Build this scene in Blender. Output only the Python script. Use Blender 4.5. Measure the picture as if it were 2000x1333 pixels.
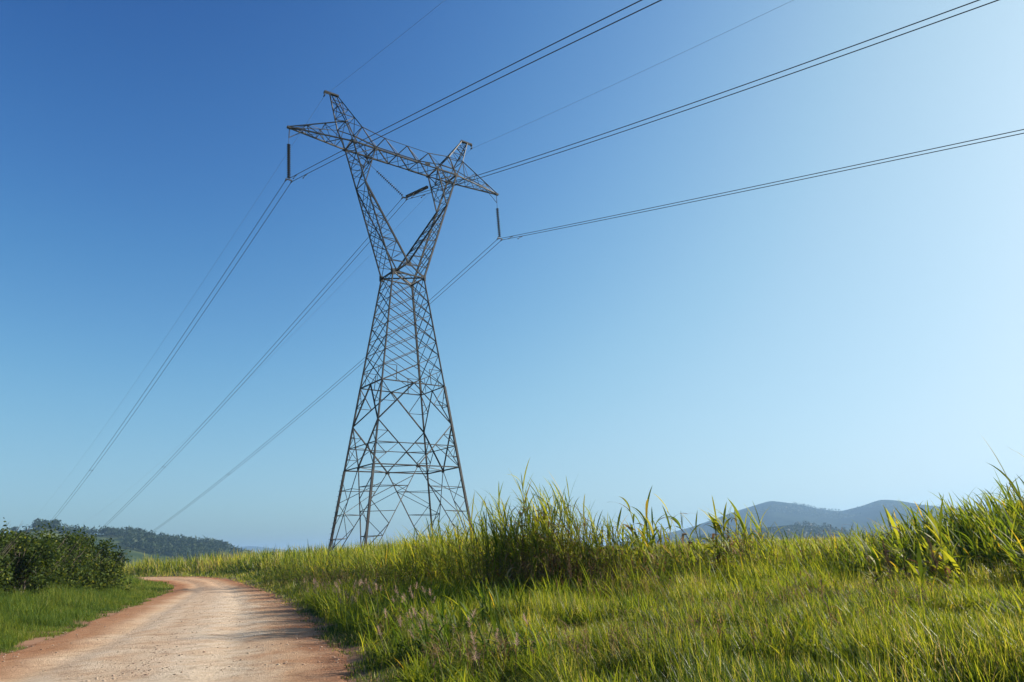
import bpy, math, random
import numpy as np
from mathutils import Vector, Matrix

random.seed(7)
RNG = np.random.default_rng(7)
scene = bpy.context.scene
for _o in list(bpy.data.objects):
    bpy.data.objects.remove(_o)

# ------------------------------------------------------------------ camera
EYE = 1.6
PITCH, ROLL, FPX = 0.2863, 0.0434, 1394.9          # focal length in pixels of a 2000 px wide frame
cp, sp, cr, sr = math.cos(PITCH), math.sin(PITCH), math.cos(ROLL), math.sin(ROLL)
cam_data = bpy.data.cameras.new("camera")
cam = bpy.data.objects.new("camera", cam_data)
scene.collection.objects.link(cam)
cam_data.sensor_width = 36.0
cam_data.lens = FPX / 2000.0 * 36.0
cam_data.clip_start = 0.05
cam_data.clip_end = 40000.0
_r, _u, _f = Vector((cr, sr * sp, -sr * cp)), Vector((sr, -cr * sp, cr * cp)), Vector((0, cp, sp))
cam.matrix_world = Matrix(((_r.x, _u.x, -_f.x, 0), (_r.y, _u.y, -_f.y, 0), (_r.z, _u.z, -_f.z, EYE), (0, 0, 0, 1)))
scene.camera = cam

# ------------------------------------------------------------------ sky, sun, exposure
SUN_AZ, SUN_EL = math.radians(69), math.radians(24)   # azimuth clockwise from +Y (view direction)
world = bpy.data.worlds.new("World")
scene.world = world
world.use_nodes = True
wn = world.node_tree
bg = wn.nodes["Background"]
sky = wn.nodes.new("ShaderNodeTexSky")
sky.sky_type = 'NISHITA'
sky.sun_disc = False
sky.sun_elevation = SUN_EL
sky.sun_rotation = SUN_AZ
sky.altitude = 700
sky.air_density = 1.0
sky.dust_density = 3.6
sky.ozone_density = 1.0
# the Nishita sky with more contrast: deep blue away from the sun, an even pale glow towards it
dim = wn.nodes.new("ShaderNodeVectorMath"); dim.operation = 'SCALE'; dim.inputs["Scale"].default_value = .05
crv = wn.nodes.new("ShaderNodeRGBCurve")
_c = crv.mapping.curves[3]
_c.points[0].location = (0, 0); _c.points[1].location = (1, .97)
for _x, _y in ((.4, .004), (.7, .022), (1, .06), (1.5, .158), (2, .27), (3, .46), (4, .58), (6, .71), (8, .79), (11, .86), (15, .92)):
    _c.points.new(_x / 20, _y)
for _x, _y in ((.3, .275), (.55, .49), (.7, .645), (.85, .84)): crv.mapping.curves[0].points.new(_x, _y)
crv.mapping.update()
und = wn.nodes.new("ShaderNodeVectorMath"); und.operation = 'MULTIPLY'; und.inputs[1].default_value = (7.9, 10.0, 11.6)
wn.links.new(sky.outputs[0], dim.inputs[0]); wn.links.new(dim.outputs[0], crv.inputs["Color"])
wn.links.new(crv.outputs[0], und.inputs[0]); wn.links.new(und.outputs[0], bg.inputs[0])
bg.inputs[1].default_value = 0.0575
sun_d = bpy.data.lights.new("sun", 'SUN')
sun_d.energy = 5.0
sun_d.angle = math.radians(0.5)
sun_d.color = (1.0, 0.93, 0.82)
sun = bpy.data.objects.new("sun", sun_d)
scene.collection.objects.link(sun)
sun_dir = Vector((math.sin(SUN_AZ) * math.cos(SUN_EL), math.cos(SUN_AZ) * math.cos(SUN_EL), math.sin(SUN_EL)))
sun.rotation_euler = sun_dir.to_track_quat('Z', 'Y').to_euler()
sun.location = (60, 20, 60)
scene.view_settings.view_transform = 'Standard'
scene.view_settings.look = 'None'
scene.view_settings.exposure = 0.88
scene.view_settings.gamma = 1.0
scene.render.engine = 'CYCLES'
scene.cycles.max_bounces = 6
scene.cycles.diffuse_bounces = 3
scene.cycles.transmission_bounces = 4
scene.cycles.volume_bounces = 0
scene.cycles.transparent_max_bounces = 6

# ------------------------------------------------------------------ helpers
COL = scene.collection


def tag(o, label=None, cat=None, group=None, kind=None):
    if label: o["label"] = label
    if cat: o["category"] = cat
    if group: o["group"] = group
    if kind: o["kind"] = kind
    return o


def link_mesh(name, me, mat=None, parent=None):
    o = bpy.data.objects.new(name, me)
    COL.objects.link(o)
    if mat is not None:
        me.materials.append(mat)
    if parent is not None:
        o.parent = parent
    return o


def np_mesh(name, V, F, tint=None, smooth=False):
    """V (n,3); F (m,k) all faces the same size k."""
    me = bpy.data.meshes.new(name)
    V = np.asarray(V, np.float32); F = np.asarray(F, np.int32)
    m, k = F.shape
    me.vertices.add(len(V)); me.vertices.foreach_set("co", V.ravel())
    me.loops.add(m * k); me.loops.foreach_set("vertex_index", F.ravel())
    me.polygons.add(m)
    me.polygons.foreach_set("loop_start", np.arange(0, m * k, k, dtype=np.int32))
    me.polygons.foreach_set("loop_total", np.full(m, k, np.int32))
    if smooth:
        me.polygons.foreach_set("use_smooth", np.ones(m, bool))
    me.update(calc_edges=True)
    if tint is not None:
        a = me.attributes.new("tint", 'FLOAT', 'POINT')
        a.data.foreach_set("value", np.asarray(tint, np.float32))
    return me


def empty(name, loc, rz=0.0):
    o = bpy.data.objects.new(name, None)
    o.empty_display_size = 0.3
    COL.objects.link(o)
    o.location = loc
    o.rotation_euler = (0, 0, rz)
    return o


class MB:
    """collects quads (and caps) and links them as one mesh object"""
    def __init__(self): self.v = []; self.f = []

    def add(self, verts, faces):
        b = len(self.v); self.v += [tuple(x) for x in verts]; self.f += [tuple(i + b for i in f) for f in faces]

    def angle(self, p, q, a):
        """an L-section steel member from p to q, flange width a"""
        p, q = Vector(p), Vector(q)
        d = (q - p)
        if d.length < 1e-4: return
        d.normalize()
        ref = Vector((0, 0, 1)) if abs(d.z) < 0.9 else Vector((1, 0, 0))
        x = d.cross(ref).normalized(); y = x.cross(d).normalized()
        if random.random() < .5: x = -x
        t = max(0.14 * a, 0.010)
        prof = [(0, 0), (a, 0), (a, t), (t, t), (t, a), (0, a)]
        off = a * 0.3
        vs = [e + x * (u - off) + y * (v - off) for e in (p, q) for (u, v) in prof]
        fs = [(i, (i + 1) % 6, 6 + (i + 1) % 6, 6 + i) for i in range(6)]
        fs += [(0, 3, 2, 1), (0, 5, 4, 3), (6, 7, 8, 9), (6, 9, 10, 11)]
        self.add(vs, fs)

    def box(self, c, sx, sy, sz, rot=None):
        c = Vector(c)
        vs = []
        for k in range(8):
            w = Vector(((1 if k & 1 else -1) * sx / 2, (1 if k & 2 else -1) * sy / 2, (1 if k & 4 else -1) * sz / 2))
            if rot is not None: w = rot @ w
            vs.append(c + w)
        self.add(vs, [(0, 2, 3, 1), (4, 5, 7, 6), (0, 1, 5, 4), (2, 6, 7, 3), (0, 4, 6, 2), (1, 3, 7, 5)])

    def tube(self, pts, rad, n=6):
        pts = [Vector(p) for p in pts]
        if not hasattr(rad, '__len__'): rad = [rad] * len(pts)
        b = len(self.v); up = None
        for i, p in enumerate(pts):
            d = (pts[min(i + 1, len(pts) - 1)] - pts[max(i - 1, 0)]).normalized()
            if up is None:
                ref = Vector((0, 0, 1)) if abs(d.z) < 0.9 else Vector((1, 0, 0))
                up = d.cross(ref).normalized()
            x = (up - d * up.dot(d)).normalized(); up = x; y = d.cross(x)
            for k in range(n):
                a = 2 * math.pi * k / n
                self.v.append(tuple(p + (x * math.cos(a) + y * math.sin(a)) * rad[i]))
        for i in range(len(pts) - 1):
            for k in range(n):
                self.f.append((b + i * n + k, b + i * n + (k + 1) % n, b + (i + 1) * n + (k + 1) % n, b + (i + 1) * n + k))
        self.f.append(tuple(b + k for k in range(n))[::-1])
        e = b + (len(pts) - 1) * n
        self.f.append(tuple(e + k for k in range(n)))

    def mesh(self, name, smooth=False):
        me = bpy.data.meshes.new(name)
        me.from_pydata(self.v, [], self.f)
        if smooth:
            for p in me.polygons: p.use_smooth = True
        return me

    def build(self, name, mat, parent=None, smooth=False):
        return link_mesh(name, self.mesh(name, smooth), mat, parent)


def lathe(prof, n=12):
    v = []; f = []
    for (r, z) in prof:
        for k in range(n):
            a = 2 * math.pi * k / n
            v.append((r * math.cos(a), r * math.sin(a), z))
    for i in range(len(prof) - 1):
        for k in range(n):
            f.append((i * n + k, i * n + (k + 1) % n, (i + 1) * n + (k + 1) % n, (i + 1) * n + k))
    return v, f


def smooth01(x):
    x = np.clip(x, 0, 1); return x * x * (3 - 2 * x)


# value noise (numpy) used for real shapes and for where plants grow
_PERM = RNG.random((256, 256))


def vnoise(x, y):
    x = np.asarray(x, float); y = np.asarray(y, float)
    xi = np.floor(x).astype(int); yi = np.floor(y).astype(int)
    fx = x - xi; fy = y - yi
    fx = fx * fx * (3 - 2 * fx); fy = fy * fy * (3 - 2 * fy)
    g = lambda a, b: _PERM[a & 255, b & 255]
    return (g(xi, yi) * (1 - fx) + g(xi + 1, yi) * fx) * (1 - fy) + (g(xi, yi + 1) * (1 - fx) + g(xi + 1, yi + 1) * fx) * fy


def fbm(x, y, o=4):
    s = 0; a = .5
    for k in range(o):
        s = s + a * vnoise(x * 2 ** k + 17.3 * k, y * 2 ** k + 9.1 * k); a *= .5
    return s


# ------------------------------------------------------------------ materials
def new_mat(name):
    m = bpy.data.materials.new(name); m.use_nodes = True
    nt = m.node_tree
    return m, nt, nt.nodes["Principled BSDF"], nt.nodes["Material Output"]


def ramp(nt, stops):
    r = nt.nodes.new("ShaderNodeValToRGB")
    e = r.color_ramp.elements
    while len(e) < len(stops): e.new(0.5)
    for x, (p, c) in zip(e, stops):
        x.position = p; x.color = (*c, 1)
    return r


def noise(nt, scale, detail=4, rough=.55, vec=None):
    n = nt.nodes.new("ShaderNodeTexNoise")
    n.inputs["Scale"].default_value = scale; n.inputs["Detail"].default_value = detail; n.inputs["Roughness"].default_value = rough
    if vec is not None: nt.links.new(vec, n.inputs["Vector"])
    return n


def objco(nt):
    return nt.nodes.new("ShaderNodeTexCoord").outputs["Object"]


def foliage_mat(name, stops, transl=0.45, gloss=0.25, rough=.45, tcol=(1.25, 1.15, .55)):
    m, nt, b, out = new_mat(name)
    at = nt.nodes.new("ShaderNodeAttribute"); at.attribute_name = "tint"
    r = ramp(nt, stops)
    nt.links.new(at.outputs["Fac"], r.inputs[0])
    nt.links.new(r.outputs[0], b.inputs["Base Color"])
    b.inputs["Roughness"].default_value = rough
    b.inputs["Specular IOR Level"].default_value = gloss
    t = nt.nodes.new("ShaderNodeBsdfTranslucent")
    mul = nt.nodes.new("ShaderNodeMix"); mul.data_type = 'RGBA'; mul.blend_type = 'MULTIPLY'
    mul.inputs["Factor"].default_value = 1
    nt.links.new(r.outputs[0], mul.inputs["A"]); mul.inputs["B"].default_value = (*tcol, 1)
    nt.links.new(mul.outputs["Result"], t.inputs[0])
    mx = nt.nodes.new("ShaderNodeMixShader"); mx.inputs[0].default_value = transl
    nt.links.new(b.outputs[0], mx.inputs[1]); nt.links.new(t.outputs[0], mx.inputs[2])
    nt.links.new(mx.outputs[0], out.inputs[0])
    return m


def steel_mat():
    m, nt, b, out = new_mat("galvanised_steel")
    n = noise(nt, 1.4, 5, .6, objco(nt))
    r = ramp(nt, [(.3, (.034, .032, .028)), (.55, (.06, .056, .05)), (.75, (.1, .09, .075))])
    nt.links.new(n.outputs[0], r.inputs[0]); nt.links.new(r.outputs[0], b.inputs["Base Color"])
    b.inputs["Metallic"].default_value = .1; b.inputs["Roughness"].default_value = .6; b.inputs["Specular IOR Level"].default_value = .3
    return m


def plain_mat(name, col, rough=.5, metal=0.0, var=.25, scale=6):
    m, nt, b, out = new_mat(name)
    n = noise(nt, scale, 4, .6, objco(nt))
    r = ramp(nt, [(.3, tuple(c * (1 - var) for c in col)), (.7, tuple(min(1, c * (1 + var)) for c in col))])
    nt.links.new(n.outputs[0], r.inputs[0]); nt.links.new(r.outputs[0], b.inputs["Base Color"])
    b.inputs["Roughness"].default_value = rough; b.inputs["Metallic"].default_value = metal
    return m


STEEL = steel_mat()
GLASSY = plain_mat("brown_glazed_porcelain", (.045, .035, .03), .22)
DARKSTEEL = plain_mat("dark_weathered_fitting", (.07, .068, .065), .5, .5)
CABLE = plain_mat("weathered_conductor_strand", (.075, .06, .06), .6, .5)
THINCABLE = plain_mat("bright_steel_strand", (.2, .2, .21), .5, .4)
CONCRETE = plain_mat("cast_concrete", (.32, .3, .27), .9)

FIELD = foliage_mat("field_grass_blade", [(0, (.03, .062, .012)), (.22, (.075, .12, .016)), (.45, (.21, .26, .02)), (.75, (.38, .385, .035)), (.93, (.5, .45, .09)), (1, (.42, .31, .18))], .55, .22, .4)
VERGE = foliage_mat("verge_grass_blade", [(0, (.045, .09, .014)), (.45, (.125, .18, .02)), (.85, (.25, .26, .035)), (1, (.34, .28, .1))], .45, .12, .6)
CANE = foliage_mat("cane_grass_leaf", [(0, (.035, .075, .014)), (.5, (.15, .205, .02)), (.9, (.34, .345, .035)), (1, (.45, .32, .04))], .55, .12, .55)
DRY = foliage_mat("dry_cane_leaf", [(0, (.11, .06, .035)), (.6, (.25, .155, .08)), (1, (.38, .28, .15))], .4, .12, .7, (1.1, .95, .7))
STALK = foliage_mat("cane_stalk", [(0, (.1, .08, .035)), (.5, (.13, .15, .035)), (1, (.2, .22, .06))], .2, .3, .5)
PLUME = foliage_mat("grass_seed_plume", [(0, (.42, .27, .2)), (1, (.7, .52, .42))], .5, .05, .9, (1, .95, .85))
DARKPLUME = foliage_mat("dark_seed_head", [(0, (.08, .055, .035)), (1, (.2, .14, .09))], .35, .1, .8, (1, .9, .85))
SHRUB = foliage_mat("shrub_leaf", [(0, (.018, .035, .01)), (.5, (.055, .085, .015)), (.8, (.12, .15, .022)), (1, (.24, .23, .04))], .42, .12, .6)
TWIG = plain_mat("pale_twig_bark", (.2, .155, .12), .8)
FAR_LEAF = foliage_mat("woodland_leaf", [(0, (.014, .03, .012)), (.6, (.03, .054, .018)), (1, (.055, .08, .026))], .25, .2, .6)
BARK = plain_mat("tree_bark", (.11, .085, .065), .9)

# ------------------------------------------------------------------ terrain height and road layout (metres; camera above the origin)
RIGHT_EDGE = [(4.5, -30), (3.4, -12), (1.1, 0), (-2.3, 10.5), (-3.7, 14.6), (-6.3, 21.6), (-9.2, 29.6), (-16.6, 47.5), (-25.5, 65), (-32, 75), (-40, 82), (-52, 88), (-75, 94)]
LEFT_EDGE = [(-3.0, -30), (-4.2, -12), (-6.2, 0), (-8.9, 9.5), (-10.8, 16.2), (-12.0, 19.8), (-14.2, 25), (-17.8, 35.2), (-25.3, 55), (-31.4, 66), (-40, 75), (-52, 81.5), (-75, 87.5)]


def resample(poly, n):
    P = np.array(poly, float); s = np.r_[0, np.cumsum(np.hypot(*np.diff(P, axis=0).T))]
    # smooth with a Catmull-like pass
    t = np.linspace(0, s[-1], n)
    Q = np.c_[np.interp(t, s, P[:, 0]), np.interp(t, s, P[:, 1])]
    k = max(3, n // 40)
    for _ in range(2):
        pad = np.r_[np.repeat(Q[:1], k, 0), Q, np.repeat(Q[-1:], k, 0)]
        ker = np.ones(2 * k + 1) / (2 * k + 1)
        Q2 = np.c_[np.convolve(pad[:, 0], ker, 'valid'), np.convolve(pad[:, 1], ker, 'valid')]
        Q2[0] = Q[0]; Q2[-1] = Q[-1]; Q = Q2
    return Q


NR = 500
REDGE, LEDGE = resample(RIGHT_EDGE, NR), resample(LEFT_EDGE, NR)


def sdist(x, y, E, side):
    """signed distance outward from a road edge (positive = away from the road)"""
    x = np.asarray(x, float); y = np.asarray(y, float)
    sh = x.shape; x = x.ravel(); y = y.ravel()
    out = np.empty(len(x)); T = np.gradient(E, axis=0); T /= np.hypot(T[:, 0], T[:, 1])[:, None]
    for a in range(0, len(x), 20000):
        xx = x[a:a + 20000]; yy = y[a:a + 20000]
        dx = xx[:, None] - E[None, ::2, 0]; dy = yy[:, None] - E[None, ::2, 1]
        d2 = dx * dx + dy * dy; i = d2.argmin(1)
        r = np.arange(len(xx))
        cross = T[::2][i, 0] * dy[r, i] - T[::2][i, 1] * dx[r, i]     # >0 : left of the edge direction
        out[a:a + 20000] = np.sqrt(d2[r, i]) * np.where(cross * side > 0, 1, -1)
    return out.reshape(sh)


def rdist(x, y): return sdist(x, y, REDGE, -1)
def ldist(x, y): return sdist(x, y, LEDGE, 1)


def base_h(x, y):
    x = np.asarray(x, float); y = np.asarray(y, float)
    rise = 0.55 * smooth01((y - 45) / 40)
    q = np.maximum(0, y - 92)
    fall = np.minimum(.006 * q * q, 58)
    ql = np.maximum(0, -x - 70); fall = np.maximum(fall, np.minimum(.004 * ql * ql, 58))
    qr = np.maximum(0, x - 34 + np.maximum(0, 30 - y)); fall = np.maximum(fall, np.minimum(.006 * qr * qr, 58))
    qb = np.maximum(0, -y - 120); fall = np.maximum(fall, np.minimum(.003 * qb * qb, 58))
    return rise - fall


def ground_h(x, y):
    h = base_h(x, y)
    rd, ld = rdist(x, y), ldist(x, y)
    h = h + np.where(rd > 0, .45 * smooth01(rd / 8), 0) + np.where(ld > 0, .3 * smooth01(ld / 6), 0)
    h = h + .10 * (fbm(np.asarray(x) * .35, np.asarray(y) * .35, 3) - .45) * np.clip(np.minimum(np.maximum(rd, ld), 1), 0, 1)
    road = (rd < 0.0) & (ld < 0.0)
    edge = np.clip(np.minimum(-rd, -ld) / .6, 0, 1)
    return np.where(road, h - .10 * edge, h)


def road_h(x, y, d):
    """d = distance in from the nearest edge"""
    h = base_h(x, y) + .05 * smooth01(d / 2.5)
    h = h - .045 * np.exp(-((d - 1.75) / .42) ** 2) + .035 * (fbm(x * .8, y * .8, 4) - .47) + .05 * (fbm(x * .22 + 5, y * .22, 2) - .35)
    return h


# ground: one sheet to the horizon
def axis_vals(lo, hi, c, fine, far, n):
    a = [c]; s = fine
    while a[-1] < hi: a.append(a[-1] + s); s *= 1.035 if a[-1] > far else 1
    b = [c]; s = fine
    while b[-1] > lo: b.append(b[-1] - s); s *= 1.035 if b[-1] < -far else 1
    return np.array(b[:0:-1] + a)


gx = axis_vals(-9000, 9000, 0, 1.0, 45, 0)
gy = axis_vals(-9000, 9000, 20, 1.0, 110, 0)
GX, GY = np.meshgrid(gx, gy)
near = (np.abs(GX) < 160) & (GY > -80) & (GY < 180)
GZ = base_h(GX, GY)
GZ[near] = ground_h(GX[near], GY[near])
GZ = GZ + np.where(near, 0, 6 * (fbm(GX * .004, GY * .004, 4) - .45) * np.clip((np.hypot(GX, GY) - 250) / 200, 0, 1))
ny, nx = GX.shape
I = np.arange(ny * nx).reshape(ny, nx)
F = np.stack([I[:-1, :-1], I[:-1, 1:], I[1:, 1:], I[1:, :-1]], -1).reshape(-1, 4)
m, nt, b, out = new_mat("soil_and_pasture")
co = objco(nt)
att = nt.nodes.new("ShaderNodeAttribute"); att.attribute_name = "tint"      # 1 = bare earth along the road
n1 = noise(nt, .5, 8, .65, co); n2 = noise(nt, .012, 6, .6, co)
r1 = ramp(nt, [(.3, (.035, .045, .014)), (.55, (.075, .075, .025)), (.75, (.12, .085, .045))])
r2 = ramp(nt, [(.35, (.05, .085, .025)), (.6, (.11, .14, .045))])
nt.links.new(n1.outputs[0], r1.inputs[0]); nt.links.new(n2.outputs[0], r2.inputs[0])
mx = nt.nodes.new("ShaderNodeMix"); mx.data_type = 'RGBA'; mx.inputs["Factor"].default_value = .35
nt.links.new(r1.outputs[0], mx.inputs["A"]); nt.links.new(r2.outputs[0], mx.inputs["B"])
re = ramp(nt, [(.3, (.2, .1, .055)), (.7, (.34, .19, .11))]); nt.links.new(n1.outputs[0], re.inputs[0])
m2 = nt.nodes.new("ShaderNodeMix"); m2.data_type = 'RGBA'; nt.links.new(att.outputs["Fac"], m2.inputs["Factor"])
nt.links.new(mx.outputs["Result"], m2.inputs["A"]); nt.links.new(re.outputs[0], m2.inputs["B"])
nt.links.new(m2.outputs["Result"], b.inputs["Base Color"]); b.inputs["Roughness"].default_value = 1
b.inputs["Specular IOR Level"].default_value = .1
EARTH = np.zeros(GX.shape)
EARTH[near] = 1 - smooth01((np.maximum(rdist(GX[near], GY[near]), ldist(GX[near], GY[near])) - .5) / 1.0)
g = link_mesh("ground", np_mesh("ground", np.c_[GX.ravel(), GY.ravel(), GZ.ravel()], F, tint=EARTH.ravel(), smooth=True), m)
tag(g, kind="structure")

# road: a strip between its two edges, finely divided near the camera
NA, NC = 760, 70
REf, LEf = resample(RIGHT_EDGE, NA), resample(LEFT_EDGE, NA)
tc = np.linspace(-.03, 1.03, NC)
wob_r = .55 * (vnoise(np.arange(NA) * .16, np.zeros(NA)) - .5) + .3 * (vnoise(np.arange(NA) * .5, np.ones(NA) * 4) - .5)
wob_l = .45 * (vnoise(np.arange(NA) * .13, np.ones(NA) * 9) - .5)
RX = (LEf[:, None, :] * (1 - tc)[None, :, None] + REf[:, None, :] * tc[None, :, None])
dirn = REf - LEf; dirn /= np.hypot(dirn[:, 0], dirn[:, 1])[:, None]
RX = RX + dirn[:, None, :] * (wob_r[:, None] * np.clip((tc - .6) / .4, 0, 1.1)[None, :] + wob_l[:, None] * np.clip((.4 - tc) / .4, 0, 1.1)[None, :])[..., None]
wid = np.hypot(*(REf - LEf).T)
dd = np.minimum(tc, 1 - tc)[None, :] * wid[:, None]
RZ = road_h(RX[..., 0], RX[..., 1], np.maximum(dd, 0)) + np.where(dd < 0, dd * .35, 0) + .012
I = np.arange(NA * NC).reshape(NA, NC)
F = np.stack([I[:-1, :-1], I[:-1, 1:], I[1:, 1:], I[1:, :-1]], -1).reshape(-1, 4)
m, nt, b, out = new_mat("laterite_gravel")
at = nt.nodes.new("ShaderNodeAttribute"); at.attribute_name = "tint"      # 0 left edge .. 1 right edge of the carriageway
co = objco(nt)
big = noise(nt, .45, 5, .6, co); mid = noise(nt, 2.2, 6, .7, co); fine = noise(nt, 26, 6, .75, co)
rc = ramp(nt, [(0.0, (.40, .20, .10)), (.13, (.46, .25, .13)), (.24, (.62, .44, .285)), (.34, (.67, .525, .375)), (.46, (.60, .445, .305)), (.6, (.68, .545, .4)), (.74, (.66, .52, .37)), (.86, (.5, .32, .19)), (1.0, (.36, .18, .095))])
ad = nt.nodes.new("ShaderNodeMath"); ad.operation = 'MULTIPLY_ADD'; ad.inputs[1].default_value = .34; 
nt.links.new(big.outputs[0], ad.inputs[0])
ad2 = nt.nodes.new("ShaderNodeMath"); ad2.operation = 'SUBTRACT'; nt.links.new(at.outputs["Fac"], ad.inputs[2])
nt.links.new(ad.outputs[0], ad2.inputs[0]); ad2.inputs[1].default_value = .17
nt.links.new(ad2.outputs[0], rc.inputs[0])
rm = ramp(nt, [(.3, (.52, .42, .35)), (.46, (.95, .92, .88)), (.72, (1.14, 1.14, 1.12))])
nt.links.new(mid.outputs[0], rm.inputs[0])
mu = nt.nodes.new("ShaderNodeMix"); mu.data_type = 'RGBA'; mu.blend_type = 'MULTIPLY'; mu.inputs["Factor"].default_value = .8
nt.links.new(rc.outputs[0], mu.inputs["A"]); nt.links.new(rm.outputs[0], mu.inputs["B"])
rf = ramp(nt, [(.3, (.62, .58, .55)), (.55, (1, 1, 1)), (.8, (1.2, 1.2, 1.2))])
nt.links.new(fine.outputs[0], rf.inputs[0])
mu2 = nt.nodes.new("ShaderNodeMix"); mu2.data_type = 'RGBA'; mu2.blend_type = 'MULTIPLY'; mu2.inputs["Factor"].default_value = .8
nt.links.new(mu.outputs["Result"], mu2.inputs["A"]); nt.links.new(rf.outputs[0], mu2.inputs["B"])
sx_ = nt.nodes.new("ShaderNodeSeparateXYZ"); nt.links.new(co, sx_.inputs[0])
mr = nt.nodes.new("ShaderNodeMapRange"); mr.inputs["From Min"].default_value = 34; mr.inputs["From Max"].default_value = 62; mr.inputs["To Max"].default_value = .8     # the far bend is bare orange laterite
nt.links.new(sx_.outputs["Y"], mr.inputs["Value"])
blot = noise(nt, .9, 5, .65, co); rb = ramp(nt, [(.46, (0, 0, 0)), (.62, (.4, .4, .4))]); nt.links.new(blot.outputs[0], rb.inputs[0])
mxx = nt.nodes.new("ShaderNodeMath"); mxx.operation = 'MAXIMUM'; nt.links.new(mr.outputs[0], mxx.inputs[0]); nt.links.new(rb.outputs[0], mxx.inputs[1])
mu3 = nt.nodes.new("ShaderNodeMix"); mu3.data_type = 'RGBA'; mu3.blend_type = 'MULTIPLY'; nt.links.new(mxx.outputs[0], mu3.inputs["Factor"])
nt.links.new(mu2.outputs["Result"], mu3.inputs["A"]); mu3.inputs["B"].default_value = (.84, .62, .46, 1)
nt.links.new(mu3.outputs["Result"], b.inputs["Base Color"]); b.inputs["Roughness"].default_value = .95
b.inputs["Specular IOR Level"].default_value = .15
vo = nt.nodes.new("ShaderNodeTexVoronoi"); vo.inputs["Scale"].default_value = 14; nt.links.new(co, vo.inputs["Vector"])
bsum = nt.nodes.new("ShaderNodeMath"); bsum.operation = 'MULTIPLY_ADD'; bsum.inputs[1].default_value = -.12
nt.links.new(vo.outputs["Distance"], bsum.inputs[0]); nt.links.new(fine.outputs[0], bsum.inputs[2])
bsum2 = nt.nodes.new("ShaderNodeMath"); bsum2.operation = 'ADD'
nt.links.new(bsum.outputs[0], bsum2.inputs[0]); nt.links.new(mid.outputs[0], bsum2.inputs[1])
bp = nt.nodes.new("ShaderNodeBump"); bp.inputs["Strength"].default_value = .9; bp.inputs["Distance"].default_value = .06
nt.links.new(bsum2.outputs[0], bp.inputs["Height"]); nt.links.new(bp.outputs[0], b.inputs["Normal"])
rd_me = np_mesh("dirt_road", np.c_[RX[..., 0].ravel(), RX[..., 1].ravel(), RZ.ravel()], F, tint=np.tile(tc, NA), smooth=True)
tag(link_mesh("dirt_road", rd_me, m), kind="structure")

# loose stones on the road: nobody could count them
def stones():
    n = 8000
    t = RNG.random(n) ** 1.7; i = (NA * (.27 + .45 * t)).astype(int)
    c = np.clip(np.where(RNG.random(n) < .6, np.array([.03, .5, .52, .95])[RNG.integers(0, 4, n)] + RNG.normal(0, .07, n), RNG.random(n)), .01, .99)
    P = LEf[i] * (1 - c)[:, None] + REf[i] * c[:, None] + RNG.normal(0, .1, (n, 2))
    d = np.minimum(c, 1 - c) * wid[i]
    z = road_h(P[:, 0], P[:, 1], d) + .012
    s = .006 + .024 * RNG.random(n) ** 8
    base = np.array([(0, 0, -.3), (1, 0, .1), (.25, .95, .05), (-.8, .6, .12), (-.8, -.55, .05), (.3, -.95, .1), (.1, .1, .7)])
    fc = [(6, 1, 2), (6, 2, 3), (6, 3, 4), (6, 4, 5), (6, 5, 1), (0, 2, 1), (0, 3, 2), (0, 4, 3), (0, 5, 4), (0, 1, 5)]
    a = RNG.random(n) * 6.28
    B = base[None] * (1 + .35 * (RNG.random((n, 7, 3)) - .5))
    X = (B[..., 0] * np.cos(a)[:, None] - B[..., 1] * np.sin(a)[:, None]) * s[:, None] * (1 + .5 * RNG.random(n))[:, None]
    Y = (B[..., 0] * np.sin(a)[:, None] + B[..., 1] * np.cos(a)[:, None]) * s[:, None]
    Z = B[..., 2] * s[:, None] * .75 + z[:, None]
    V = np.stack([X + P[:, 0:1], Y + P[:, 1:2], Z], -1).reshape(-1, 3)
    Fx = (np.array(fc)[None] + (np.arange(n) * 7)[:, None, None]).reshape(-1, 3)
    return np_mesh("gravel", V, Fx, tint=np.repeat(RNG.random(n), 7))
m, nt, b, out = new_mat("loose_stone")
at = nt.nodes.new("ShaderNodeAttribute"); at.attribute_name = "tint"
r = ramp(nt, [(0, (.28, .16, .1)), (.5, (.42, .3, .2)), (1, (.54, .42, .3))]); nt.links.new(at.outputs["Fac"], r.inputs[0])
nt.links.new(r.outputs[0], b.inputs["Base Color"]); b.inputs["Roughness"].default_value = .9
tag(link_mesh("gravel", stones(), m), "loose stones scattered over the pale dirt road", "gravel", kind="stuff")

# ------------------------------------------------------------------ far hills (heightfields in polar form around the viewpoint)
def az_pt(az, r): return np.sin(az) * r, np.cos(az) * r


HILL_AT = {}


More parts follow.
